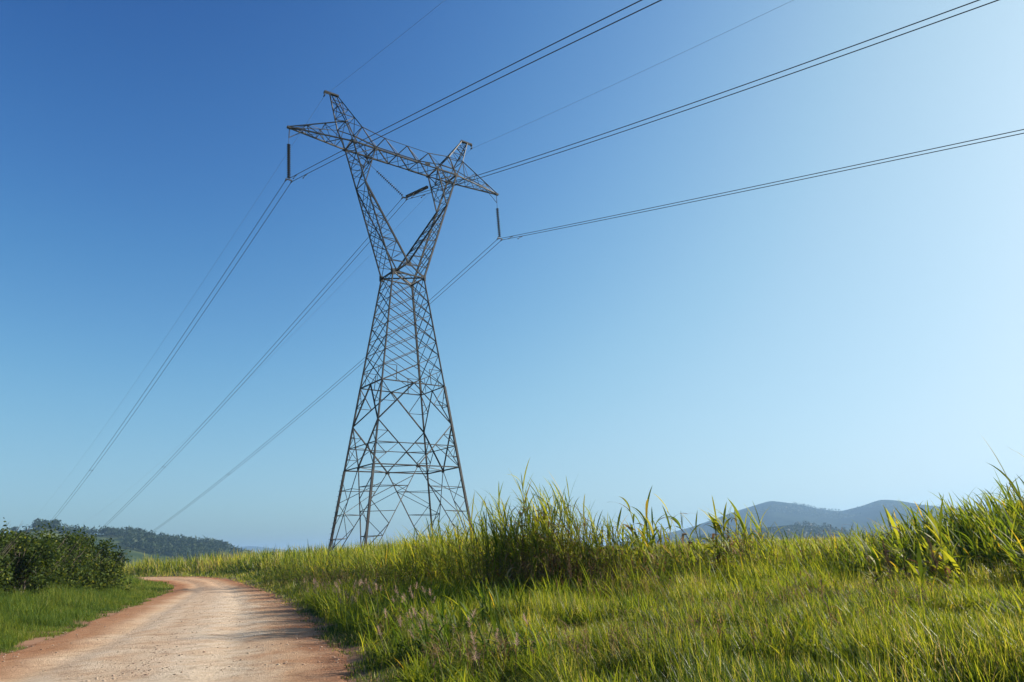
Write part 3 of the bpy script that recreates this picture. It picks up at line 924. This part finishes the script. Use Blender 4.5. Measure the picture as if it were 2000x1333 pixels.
for sx, lab in ((-1, "thin earth wire running over the left peak of the pylon"), (1, "thin earth wire running over the right peak of the pylon")):
    wire("earth_wire", L(sx * PZ['xbr'], 0, PZ['ztop'] - .6), (-.232, .0005), (-.1462, .00022) if sx < 0 else (-.1555, .00026), -75, 300, .0075, THINCABLE, lab, "earth wires over the pylon peaks")

# ------------------------------------------------------------------ blades (grass and cane leaves)
def blades(P, az, ln, lean, bend, w, k, tint, prof=None, side=None):
    """P (n,3) roots; returns V,F,tint for n curved tapering blades of k segments"""
    n = len(P)
    s = np.linspace(0, 1, k + 1)
    th = lean[:, None] + bend[:, None] * (s[None, :-1] + .5 / k)
    st = (ln / k)[:, None]
    hx = np.c_[np.zeros(n), np.cumsum(np.sin(th) * st, 1)]; hz = np.c_[np.zeros(n), np.cumsum(np.cos(th) * st, 1)]
    cx = P[:, 0:1] + hx * np.cos(az)[:, None]; cy = P[:, 1:2] + hx * np.sin(az)[:, None]; cz = P[:, 2:3] + hz
    if prof is None: prof = np.interp(s, [0, .3, .7, 1], [.75, 1, .7, .04])
    ww = w[:, None] * prof[None, :] * .5
    tw_ = az + np.pi / 2 + (RNG.random(n) - .5) * 1.2 if side is None else side
    ox = np.cos(tw_)[:, None] * ww; oy = np.sin(tw_)[:, None] * ww; oz = (RNG.random(n) - .5)[:, None] * ww * .6
    A = np.stack([cx - ox, cy - oy, cz - oz], -1); B = np.stack([cx + ox, cy + oy, cz + oz], -1)
    V = np.stack([A, B], 2).reshape(-1, 3)                            # n,(k+1),2
    i = np.arange(k)
    f = np.stack([2 * i, 2 * i + 1, 2 * i + 3, 2 * i + 2], -1)
    F = (f[None] + (np.arange(n) * 2 * (k + 1))[:, None, None]).reshape(-1, 4)
    return V, F, np.repeat(tint, 2 * (k + 1))


def merge(parts):
    V = []; F = []; T = []; b = 0
    for v, f, t in parts:
        V.append(v); F.append(f + b); T.append(t); b += len(v)
    return np.concatenate(V), np.concatenate(F), np.concatenate(T)


WIND = math.radians(165)


def in_view(x, y, pad=4):
    return (y > 4) & (np.abs(x - .0) < y * .80 + pad)


def grass_height(x, y, rd):
    """height of the field grass right of the road"""
    low = .24 + .30 * fbm(x * .5, y * .5, 3)
    edge = smooth01(rd / 1.6) * .75 + .25
    # tall stand: well back from the road, and behind the near meadow
    rough = smooth01((y - 14.5 - 4 * vnoise(x * .4 + 2, y * .4 + 9)) / 4) * smooth01((x + 1.5) / 3) * smooth01(rd / 3)
    tall = smooth01((rd - 1.3 - 1.6 * vnoise(x * .25, y * .25)) / (7 - 3.2 * smooth01((y - 26) / 12))) * smooth01((y - 21 - 5 * vnoise(x * .2 + 7, y * .2)) / 9)
    tall = tall * (1 - .92 * smooth01((x - .5) / 4))
    lump = .45 + 1.15 * vnoise(x * 1.1 + 3, y * 1.1 + 8)
    return low * edge * lump * (1 + .5 * rough * (1 - .5 * smooth01((y - 17) / 5)) * (.3 + 1.4 * vnoise(x * .8 + 11, y * .8))) + tall * (1.0 + 1.0 * fbm(x * .35 + 4, y * .35, 3)) * (.75 + .5 * vnoise(x * .9, y * .9 + 30))


def scatter(n, ylo, yhi, pw=1.0):
    y = ylo + (yhi - ylo) * RNG.random(n) ** pw
    x = (RNG.random(n) * 2 - 1) * (y * .80 + 3)
    return x, y


parts = []
for (ylo, yhi, dens, w, k) in ((6.5, 12, 1900, .008, 4), (12, 18, 1150, .009, 4), (18, 28, 520, .012, 4), (28, 42, 220, .017, 3), (42, 62, 90, .027, 3), (62, 96, 34, .042, 3)):
    area = (yhi - ylo) * ((ylo + yhi) * .80 + 6)
    x, y = scatter(int(area * dens), ylo, yhi)
    rd = rdist(x, y)
    keep = (rd > -.75 + 1.3 * vnoise(x * 1.6, y * 1.6)) & (x < 40) & (x > -70)
    # tussocks: thin out between clumps
    cl = vnoise(x * 2.6, y * 2.6) * .6 + vnoise(x * 6.1, y * 6.1) * .4
    keep &= RNG.random(len(x)) < np.clip(.2 + 2.2 * (cl - .32), .06, 1) * np.where(rd < .4, .55, 1)
    x, y, rd = x[keep], y[keep], rd[keep]
    h = grass_height(x, y, rd) * (.55 + .75 * RNG.random(len(x)))
    z = ground_h(x, y) - .02
    patch = fbm(x * .18 + 2, y * .18 + 5, 3)
    tint = np.clip(.46 + 1.3 * (patch - .45) + .27 * RNG.normal(size=len(x)) + .14 * smooth01((x - 1) / 6) * (y < 22) - .25 * smooth01((2.5 - rd) / 2.5) * (y < 30), 0, 1)
    dry = RNG.random(len(x)) < .08; tint[dry] = .93 + .07 * RNG.random(dry.sum())
    az = np.where(RNG.random(len(x)) < .3, WIND + RNG.normal(0, 1.0, len(x)), RNG.random(len(x)) * 6.283)
    parts.append(blades(np.c_[x, y, z], az, h, np.abs(RNG.normal(.1, .18, len(x))) + .7 * smooth01((vnoise(x * .8 + 50, y * .8) - .68) / .15), np.abs(RNG.normal(.4, .5, len(x))), w * (.7 + .7 * RNG.random(len(x))) * (1 + .6 * (h > .9)), k, tint))
V, F, T = merge(parts)
tag(link_mesh("field_grass", np_mesh("field_grass", V, F, tint=T), FIELD), "yellow green meadow grass covering the ground right of the road", "grass", kind="stuff")
print("field blades", len(F))

# broad bladed weeds and withered stems mixed through the rough part of the meadow: nobody could count them
y = 7.5 + 22 * RNG.random(16000) ** .9; x = (RNG.random(16000) * 2 - 1) * (y * .8 + 3)
rd = rdist(x, y)
keep = (rd > .6) & (vnoise(x * .9 + 40, y * .9) + .22 * smooth01((y - 13) / 6) + .12 * smooth01((2 - x) / 4) > .54)
cx_, cy_ = x[keep], y[keep]
nb = 9
az = RNG.random(len(cx_) * nb) * 6.283
px_ = np.repeat(cx_, nb) + RNG.normal(0, .07, len(az)); py_ = np.repeat(cy_, nb) + RNG.normal(0, .07, len(az))
hh = np.repeat(.28 + .55 * smooth01((cy_ - 12) / 7) * RNG.random(len(cx_)) + .2 * RNG.random(len(cx_)), nb) * (.6 + .6 * RNG.random(len(az)))
v = blades(np.c_[px_, py_, ground_h(px_, py_) - .02], az, hh * 1.2, np.abs(RNG.normal(.15, .2, len(az))), RNG.uniform(.2, 1.9, len(az)), RNG.uniform(.012, .026, len(az)), 6,
           np.clip(np.repeat(.3 + .5 * RNG.random(len(cx_)), nb) + .12 * RNG.normal(size=len(az)), 0, 1), np.interp(np.linspace(0, 1, 7), [0, .2, .5, .8, 1], [.5, .9, 1, .6, .03]))
tag(link_mesh("meadow_weeds", np_mesh("meadow_weeds", *v[:2], tint=v[2]), CANE), "broad bladed green weeds mixed through the meadow grass", "weeds", kind="stuff")
n_ = 9000
y = 8.5 + 26 * RNG.random(n_); x = (RNG.random(n_) * 2 - 1) * (y * .8 + 3)
keep = (rdist(x, y) > .8) & (vnoise(x * .6 + 20, y * .6 + 3) + .3 * smooth01((y - 15) / 6) > .55)
x, y = x[keep], y[keep]
hh = (.5 + .9 * smooth01((y - 13) / 7) * RNG.random(len(x))) * (.7 + .5 * RNG.random(len(x)))
v1 = blades(np.c_[x, y, ground_h(x, y) - .02], RNG.random(len(x)) * 6.283, hh, np.abs(RNG.normal(.06, .12, len(x))), RNG.normal(.15, .3, len(x)), np.full(len(x), .007), 4, RNG.random(len(x)), np.array([1, .9, .8, .9, .6]))
k = np.repeat(np.arange(len(x)), 5)
tip = v1[0].reshape(len(x), 5, 2, 3).mean(2)
u_ = RNG.uniform(.45, 1, len(k))[:, None]
b0 = tip[k, 2] * (1 - u_) + tip[k, 4] * u_
v2 = blades(b0, RNG.random(len(k)) * 6.283, RNG.uniform(.08, .26, len(k)), RNG.uniform(.4, 1.4, len(k)), RNG.uniform(.3, 1.8, len(k)), RNG.uniform(.006, .013, len(k)), 3, RNG.random(len(k)))
v = merge([v1, v2])
tag(link_mesh("dry_stems", np_mesh("dry_stems", *v[:2], tint=v[2]), DRY), "thin withered brown stems standing in the rough meadow grass", "dry stems", kind="stuff")

# green verge on the left of the road
parts = []
for (ylo, yhi, dens, w, k) in ((12, 24, 800, .008, 4), (24, 45, 420, .012, 3), (45, 90, 100, .026, 3)):
    area = (yhi - ylo) * 24
    y = ylo + (yhi - ylo) * RNG.random(int(area * dens)); x = np.interp(y, LEDGE[:, 1], LEDGE[:, 0]) + .6 - 14 * RNG.random(len(y)) ** 1.3
    ld = ldist(x, y)
    keep = (ld > -.6 + 1.3 * vnoise(x * 1.3 + 5, y * 1.3)) & in_view(x, y, 5)
    cl = vnoise(x * 2.2, y * 2.2)
    keep &= RNG.random(len(x)) < np.clip(.25 + 1.6 * (cl - .25), .08, 1) * np.where(ld < .4, .6, 1)
    x, y, ld = x[keep], y[keep], ld[keep]
    h = (.12 + .4 * smooth01(ld / 3.5)) * (.5 + .9 * RNG.random(len(x))) * (.3 + 1.4 * vnoise(x * 1.1, y * 1.1))
    tint = np.clip(.4 + .9 * (fbm(x * .3, y * .3, 3) - .45) + .25 * RNG.normal(size=len(x)), 0, 1)
    parts.append(blades(np.c_[x, y, ground_h(x, y) - .02], WIND + RNG.normal(0, 1.3, len(x)), h, np.abs(RNG.normal(.12, .18, len(x))), np.abs(RNG.normal(.7, .45, len(x))), w * (.7 + .7 * RNG.random(len(x))), k, tint))
V, F, T = merge(parts)
tag(link_mesh("verge_grass", np_mesh("verge_grass", V, F, tint=T), VERGE), "short green verge grass between the road and the dark shrubs", "grass", kind="stuff")

# ------------------------------------------------------------------ tall cane grass clumps
def cane_clump(x, y, top, rad, nst, label, broad=1.0, dry=.25, green=.45, lean=.10, group="tall cane grass clumps"):
    gz = float(ground_h(np.array([x]), np.array([y]))[0]) - .04
    H = (top - gz) * 1.04; nst = int(nst * (1.5 if nst > 12 else 1.15))
    o = empty("cane_grass_clump", (x, y, gz)); tag(o, label, "cane grass", group)
    a = RNG.random(nst) * 6.283; rr = rad * np.sqrt(RNG.random(nst))
    px, py = rr * np.cos(a), rr * np.sin(a)
    hs = H * (.45 + .55 * RNG.random(nst) ** .6) * (1 - .25 * rr / max(rad, .01)); hs[0] = H; px[0] *= .3; py[0] *= .3
    # stalk height leaves room for the arching top leaves
    sh = hs * .84
    laz = np.where(RNG.random(nst) < .5, a, RNG.random(nst) * 6.283); ll = np.abs(RNG.normal(lean, .11, nst)); lb = np.abs(RNG.normal(.14, .12, nst))
    k = 5; s = np.linspace(0, 1, k + 1)
    wst = .012 * (.65 + .35 * broad) * (.8 + .5 * RNG.random(nst))
    P = np.c_[px, py, np.zeros(nst)]
    prof = np.linspace(1, .6, k + 1)
    v1, f1, t1 = blades(P, laz, sh, ll, lb, wst * 1.5, k, RNG.random(nst), prof, side=laz + np.pi / 2)
    v2, f2, t2 = blades(P, laz, sh, ll, lb, wst * 1.5, k, RNG.random(nst), prof, side=laz)
    V, F, T = merge([(v1, f1, t1), (v2, f2, t2)])
    link_mesh("stalks", np_mesh("stalks", V, F, tint=T), STALK, o)
    # leaves along each stalk
    Lp = []; Laz = []; Lln = []; Lle = []; Lbe = []; Lw = []; Lt = []; D = []
    for i in range(nst):
        nl = int(7 + sh[i] * 3.6)
        for j in range(nl):
            t = .12 + .88 * (j + RNG.random() * .8) / nl; t = min(t, 1)
            th = ll[i] + lb[i] * t
            d = sh[i] * t
            p = (px[i] + math.cos(laz[i]) * math.sin(ll[i] + lb[i] * t * .5) * d, py[i] + math.sin(laz[i]) * math.sin(ll[i] + lb[i] * t * .5) * d, math.cos(ll[i] + lb[i] * t * .5) * d)
            isdry = RNG.random() < (dry * 1.6 if t < .5 else dry * .4)
            az = (j * 2.4 + i) if RNG.random() < .55 else WIND + RNG.normal(0, .6)
            ln = (.5 + .5 * RNG.random()) * (.6 + .15 * H) * (1.0 if t > .8 else .85) if not isdry else hs[i] * (.15 + .12 * RNG.random())
            le = (.08 + .25 * RNG.random()) if t > .75 else (.35 + .45 * RNG.random())
            be = (.2 + 1.25 * RNG.random() ** 1.2) if t > .8 else (.9 + 1.2 * RNG.random())
            if isdry: le += .5; be += .8
            D.append(isdry); Lp.append(p); Laz.append(az); Lln.append(max(ln, .25)); Lle.append(le); Lbe.append(be)
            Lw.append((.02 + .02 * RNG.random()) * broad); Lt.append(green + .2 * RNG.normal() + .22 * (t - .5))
    D = np.array(D); Lp = np.array(Lp); arr = [np.array(q) for q in (Laz, Lln, Lle, Lbe, Lw)]
    Lt = np.clip(np.array(Lt), 0, .93); Lt[RNG.random(len(Lt)) < .022] = 1.0
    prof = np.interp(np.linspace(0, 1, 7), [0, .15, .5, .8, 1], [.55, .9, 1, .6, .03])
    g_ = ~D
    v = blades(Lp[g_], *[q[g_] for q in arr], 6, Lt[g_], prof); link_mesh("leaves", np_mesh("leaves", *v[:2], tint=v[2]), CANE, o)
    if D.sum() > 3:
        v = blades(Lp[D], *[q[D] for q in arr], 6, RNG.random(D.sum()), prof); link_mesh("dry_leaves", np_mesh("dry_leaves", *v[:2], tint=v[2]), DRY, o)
    return o


CLUMPS = [
    # x, y, top, radius, stalks, label, broad, dry, green
    (.35, 19.4, 3.85, .7, 44, "tallest clump of cane grass, right of the pylon's foot", 1.15, .7, .5),
    (-.45, 20.2, 3.3, .7, 40, "dense cane grass clump just left of the tallest clump", 1.0, .6, .5),
    (1.05, 20.4, 3.6, .7, 40, "cane grass clump close behind the tallest clump, on its right", 1.05, .8, .52),
    (1.7, 19.3, 2.85, .6, 34, "browning cane grass clump at the right end of the tall stand", .9, 1.1, .52),
    (2.2, 18.7, 2.45, .45, 24, "low withered cane clump beside the dark seed head", .8, 1.3, .5),
    (-1.4, 22.6, 3.0, .8, 40, "mid height cane clump in front of the pylon's right leg", 1.0, .2, .58),
    (-2.3, 24.8, 2.95, .9, 40, "cane clump below the pylon's dark far leg", 1.0, .2, .6),
    (-3.2, 26.8, 2.8, .9, 38, "cane clump between the pylon's middle legs", 1.05, .2, .62),
    (-4.2, 29, 2.6, 1.0, 36, "shorter cane clump right of the pylon's nearest leg", 1.1, .2, .6),
    (-.85, 20.6, 2.7, .6, 30, "bushy low clump on the left flank of the tall stand", .9, .4, .45),
    (-5.4, 31, 2.35, 1.0, 30, "cane clump at the foot of the pylon's nearest leg", 1.1, .2, .62),
    (-6.6, 33, 2.3, 1.1, 28, "cane clump between the pylon's nearest and left legs", 1.1, .2, .62),
    (-8.2, 36, 2.3, 1.2, 28, "cane clump in front of the pylon's left leg", 1.2, .2, .6),
    (-10.4, 39, 2.3, 1.2, 28, "cane clump just left of the pylon's left leg", 1.2, .2, .6),
    (-13.2, 45, 2.7, 1.2, 26, "taller cane clump standing alone left of the pylon, against the sky", 1.2, .2, .45),
    (-16, 50, 2.3, 1.2, 24, "last cane clump towards the road crest", 1.2, .2, .6),
    (-3.4, 24.2, 2.2, 1.0, 30, "low front cane clump before the pylon's middle legs", 1.0, .3, .55),
    (-4.8, 26.5, 2.1, 1.0, 28, "low front cane clump before the pylon's nearest leg", 1.0, .3, .55),
    (2.7, 20.6, 2.3, .8, 30, "low cane filling the gap right of the tall stand", 1.0, .7, .5),
    (4.2, 19.4, 1.7, .6, 22, "knee high cane under the sparse broad leaved canes", 1.0, .8, .5),
    (6.2, 19.6, 1.7, .7, 22, "knee high cane before the upright spiky cane", 1.0, .6, .5),
    (8.4, 21, 1.6, .8, 24, "knee high cane before the thicket's left end", 1.0, .5, .5),
    (8.6, 18.4, 1.75, .7, 26, "front cane clump leaning out of the thicket's left end", 1.1, .4, .45),
    (9.7, 17.8, 2.0, .8, 34, "front cane clump in the thicket's left half", 1.2, .3, .42),
    (10.5, 16.9, 2.15, .8, 34, "lower front cane clump in the thicket's middle", 1.2, .3, .42),
    (11.5, 16.4, 2.3, .8, 34, "lower front cane clump in the thicket's right half", 1.2, .3, .42),
    (2.9, 19.2, 1.75, .7, 22, "shaggy cane at the foot of the sparse broad leaved canes", 1.0, .8, .5),
    (3.6, 22.6, 1.9, .9, 24, "green cane behind the sparse broad leaved canes", 1.0, .4, .55),
    (5.2, 21.6, 2.0, .8, 26, "shaggy cane linking the leaning cane to its neighbours", 1.0, .6, .5),
    (6.9, 23.4, 1.85, .9, 26, "shaggy cane under the mountain peak", 1.0, .5, .5),
    (7.3, 20.2, 1.75, .8, 26, "shaggy cane before the dip between the two mountain peaks", 1.0, .6, .48),
    (8.3, 22.8, 1.75, .9, 26, "shaggy cane below the second mountain peak", 1.0, .5, .48),
    (7.9, 16.4, 1.45, .7, 26, "low cane in the meadow before the thicket's left end", 1.1, .5, .5),
    (9.2, 15.6, 1.65, .8, 30, "low cane spilling forward from the thicket's middle", 1.1, .4, .45),
    (10.2, 14.9, 1.85, .8, 32, "low cane spilling forward near the picture's right edge", 1.2, .35, .42),
    (9.3, 13.2, 1.5, .6, 24, "nearest low cane beside the picture's right edge", 1.2, .4, .42),
    (3.3, 20, 3.05, .3, 9, "sparse broad leaved cane standing alone left of the mountain foot", 2.3, .5, .62),
    (3.85, 21, 2.6, .35, 8, "broad leaved cane right behind the lone sparse one", 2.0, .8, .5),
    (4.45, 21.8, 2.75, .3, 9, "thin drying cane with wispy top between two greener canes", .9, 1.6, .5),
    (4.95, 19, 3.05, .28, 10, "leaning bright cane in front of the mountain's left slope", 2.1, .5, .7),
    (5.6, 20, 2.45, .4, 16, "brown withered cane bundle in front of the mountain's left slope", 1.0, 1.8, .5),
    (6.6, 21.6, 2.7, .5, 20, "upright spiky cane in front of the mountain peak", 1.3, .4, .5),
    (7.6, 23, 2.1, .6, 18, "low spiky cane right of the mountain peak", 1.2, .4, .5),
    (5.3, 24, 1.95, .8, 22, "low green cane behind the leaning bright cane", 1.2, .3, .45),
    (9.3, 24.5, 1.5, .9, 22, "short cane at the left start of the right hand thicket", 1.0, .5, .45),
    (9.7, 22, 1.75, .8, 30, "cane clump at the lower left end of the right hand thicket", 1.0, .5, .4),
    (9.5, 19.8, 1.95, .8, 36, "second clump from the left in the right hand thicket", 1.2, .25, .4),
    (10.6, 20.8, 2.2, .9, 40, "third clump from the left in the right hand thicket", 1.2, .2, .4),
    (10.6, 18.8, 2.35, .9, 44, "forward bulging clump in the middle of the right hand thicket", 1.3, .15, .42),
    (11.7, 20.3, 2.5, .95, 44, "rear clump in the middle of the right hand thicket", 1.2, .15, .42),
    (11.5, 18.2, 2.6, .95, 46, "forward clump right of the thicket's middle", 1.3, .15, .42),
    (12.7, 19.8, 2.75, .95, 44, "tall rear clump near the frame edge of the thicket", 1.2, .15, .42),
    (12.4, 17.6, 2.75, .95, 46, "tall forward clump near the frame edge of the thicket", 1.3, .15, .42),
    (13.6, 19.2, 2.9, 1.0, 44, "last clump of the thicket at the edge of the picture", 1.2, .15, .42),
    (13.4, 17.2, 2.8, 1.0, 44, "outermost forward clump of the right hand thicket", 1.2, .15, .42),
    (6.5, 13, 2.0, .3, 7, "broad yellow striped cane growing in front of the thicket's left end", 2.3, .5, .72),
    (7.45, 13.5, 1.75, .3, 7, "broad bright cane growing in front of the thicket's middle", 2.2, .4, .68),
    (6.75, 8.6, 3.15, .35, 7, "near cane whose long leaf tips reach in from the right edge", .9, .2, .4),
]
for c in CLUMPS:
    cane_clump(c[0], c[1], c[2], c[3], c[4], c[5], c[6], c[7], c[8], lean=.22 if "leaning" in c[5] else .1)
# low broad tufts in the meadow near the road
for (x, y, top, lab) in [(-1.45, 11.4, .62, "low broad bladed tuft nearest the road's near end"), (-1.0, 12.9, .78, "dark green broad bladed tuft in the shade of the tall stand"),
                         (-.4, 14.6, .95, "arching broad bladed tuft in front of the tall stand"), (-.1, 10.4, .6, "broad bladed tuft low in the front meadow"), (-2.6, 15.6, .75, "green tuft at the road's grassy shoulder")]:
    cane_clump(x, y, top, .3, 13, lab, .95, .08, .18, lean=.5, group="broad bladed tufts in the meadow")

# ------------------------------------------------------------------ seed heads
def seed_grass(x, y, top, lab, mat, pl, pr, grp, n=1, name="seeding_grass", sprd=.7):
    gz = float(ground_h(np.array([x]), np.array([y]))[0]) - .03
    o = empty(name, (x, y, gz)); tag(o, lab, "seed head", grp)
    sm = MB(); PV = []
    for i in range(n):
        ox, oy = (RNG.normal(0, .3), RNG.normal(0, .4)) if n > 1 else (0, 0)
        h = (top - gz) * (1 - .4 * RNG.random() * (n > 1)); lx = RNG.normal(-.08, .12) * h
        ptop = np.array([ox + lx, oy, h - pl])
        sm.tube([(ox, oy, 0), (ox + lx * .4, oy, (h - pl) * .5), tuple(ptop)], [.006, .005, .004], 5)
        nb = int(110 * pl / .3)
        t = RNG.random(nb); base = ptop + np.c_[np.zeros(nb) + lx * .3 * t, np.zeros(nb), pl * t]
        az = RNG.random(nb) * 6.283
        PV.append(blades(base, az, pr * (1 - .7 * t) * (.5 + .9 * RNG.random(nb)), sprd * (.5 + .6 * RNG.random(nb)), 1.2 * RNG.random(nb), np.full(nb, .0075), 2, RNG.random(nb)))
    sm.build("stem", STALK, o)
    V, F, T = merge(PV); link_mesh("plume", np_mesh("plume", V, F, tint=T), mat, o)


for (x, y, top, pl, lab) in [(1.2, 16.9, 1.5, .55, "dark brown bottle brush seed head in front of the tall stand"), (6.2, 12.5, 1.5, .5, "dark seed head before the thicket, left of its pair"), (6.8, 12, 1.55, .5, "dark seed head before the thicket, right of its pair")]:
    seed_grass(x, y, top, lab, DARKPLUME, pl, .16, "dark seed heads", name="seed_spike", sprd=.5)
for (x, y, n, lab) in [(-5.6, 21.6, 9, "wide pinkish patch of feathery grass where the shoulder widens"), (-4.9, 19.6, 7, "pinkish feathery grass right beside the road's bend"), (-3.3, 16.4, 6, "feathery pink grass on the shaded shoulder"),
                       (-2.6, 13.2, 5, "feathery pink tops over the dark shoulder grass"), (-2.0, 12.2, 5, "two or three pale plumes near the foreground tuft"), (-7.6, 25.6, 8, "far pinkish feathery grass along the road's edge"), (-.9, 9.9, 3, "single brownish plume low in the front grass")]:
    x += .8; seed_grass(x, y, .78 + .3 * (y > 14), lab, PLUME, .15, .10, "pinkish feathery grasses along the road", int(n * 2.2), sprd=1.1)

# ------------------------------------------------------------------ shrubs on the left
def shrub(x, y, h, rad, label, nleaf=11000):
    gz = float(ground_h(np.array([x]), np.array([y]))[0]) - .05
    o = empty("dark_shrub", (x, y, gz)); tag(o, label, "shrub", "dark shrubs left of the road")
    mb = MB(); tips = []
    for i in range(26):
        a = RNG.random() * 6.283; r = rad * (.35 + .6 * RNG.random()); zz = h * (.35 + .6 * RNG.random()) * (1 - .25 * (r / rad) ** 2)
        p0 = (RNG.normal(0, .2), RNG.normal(0, .2), 0); p2 = (math.cos(a) * r, math.sin(a) * r, zz)
        p1 = (p2[0] * .35, p2[1] * .35, zz * .55)
        mb.tube([p0, p1, p2], [.045, .028, .012], 5); tips.append(p2)
        for j in range(3):
            q = np.array(p2) + np.clip(RNG.normal(0, .35, 3), -.6, .3); q[2] = np.clip(q[2], .4, h * .97); mb.tube([lerp(Vector(p1), Vector(p2), .6), tuple(q)], [.012, .006], 4); tips.append(tuple(q))
    for i in range(16):      # bare pale twigs poking through on the road side
        a = RNG.uniform(-1.6, .6); p = np.array([math.cos(a) * rad * .8, math.sin(a) * rad * .8, h * (.2 + .6 * RNG.random())])
        mb.tube([tuple(p * .7), tuple(p * 1.05 + np.array([.1, 0, .25])), tuple(p * 1.12 + np.array([.5, -.1, .75]) * RNG.random())], [.012, .009, .004], 4)
    mb.build("branches", TWIG, o)
    tips = np.array(tips)
    # leaves gathered in sprays round branch tips and over a lumpy shell
    n1 = nleaf // 2
    c1 = tips[RNG.integers(0, len(tips), n1)] + RNG.normal(0, .2, (n1, 3))
    d = RNG.normal(size=(nleaf - n1, 3)); d /= np.linalg.norm(d, axis=1, keepdims=True); d[:, 2] = np.abs(d[:, 2]) * 1.0 - .1
    lump = .62 + .68 * vnoise(d[:, 0] * 3.3 + x * 3, d[:, 1] * 3.3 + d[:, 2] * 4.5 + y * 3)
    c2 = d * lump[:, None] * np.array([rad, rad, h]) * (.74 + .34 * RNG.random((len(d), 1))); c2[:, 2] = np.maximum(c2[:, 2], .15 * RNG.random(len(d)))
    C = np.concatenate([c1, c2]); C = C[(C[:, 2] > .05)]
    n = len(C)
    az = RNG.random(n) * 6.283; el = RNG.normal(.25, .6, n)
    u = np.c_[np.cos(az) * np.cos(el), np.sin(az) * np.cos(el), np.sin(el)]
    w = np.cross(u, RNG.normal(size=(n, 3))); w /= np.linalg.norm(w, axis=1, keepdims=True)
    ln = (.10 + .12 * RNG.random(n))[:, None]
    V = np.stack([C - u * ln * .5, C + w * ln * .26, C + u * ln * .55, C - w * ln * .26], 1).reshape(-1, 3)
    F = np.arange(n * 4).reshape(-1, 4)
    tn = np.clip(.38 + .22 * RNG.normal(size=n) + .5 * (vnoise(C[:, 0] * 1.5 + x, C[:, 1] * 1.5 + C[:, 2]) - .5), 0, 1)
    link_mesh("foliage", np_mesh("foliage", V, F, tint=np.repeat(tn, 4)), SHRUB, o)


for (x, y, h, rad, lab) in [(-25.5, 43.8, 2.95, 2.0, "dark shrub at the far right end of the row, nearest the road crest"), (-27.8, 43, 3.3, 2.2, "shrub at the back of the row near its far end"),
                            (-25.3, 41.0, 3.2, 2.1, "dark front shrub second from the far end of the row"), (-24.6, 38, 3.3, 2.1, "bulging front shrub in the middle of the row"),
                            (-26.8, 38.6, 3.8, 2.3, "taller shrub behind the middle of the row"), (-23.6, 34.8, 3.1, 2.0, "front shrub with bare pale twigs near the picture's left edge"),
                            (-25.8, 35, 3.8, 2.3, "tallest rear shrub at the picture's left edge"), (-23.9, 31.6, 3.1, 2.0, "nearest shrub, cut by the picture's left edge"), (-26.4, 31.5, 3.5, 2.2, "rear shrub just out at the left edge")]:
    shrub(x, y, h, rad, lab)

# ------------------------------------------------------------------ air
def haze():
    mb = MB()
    lo, hi = -75.0, 175.0
    mb.box((0, 1500, (lo + hi) / 2), 18600, 18400, hi - lo)
    m = bpy.data.materials.new("thin_haze"); m.use_nodes = True
    nt = m.node_tree; nt.nodes.remove(nt.nodes["Principled BSDF"])
    v = nt.nodes.new("ShaderNodeVolumePrincipled")
    v.inputs["Color"].default_value = (.42, .68, 1.0, 1); v.inputs["Density"].default_value = .00017; v.inputs["Anisotropy"].default_value = .2
    nt.links.new(v.outputs[0], nt.nodes["Material Output"].inputs["Volume"])
    tag(mb.build("haze", m), "thin blue haze over the far hills", "haze", kind="stuff")


haze()
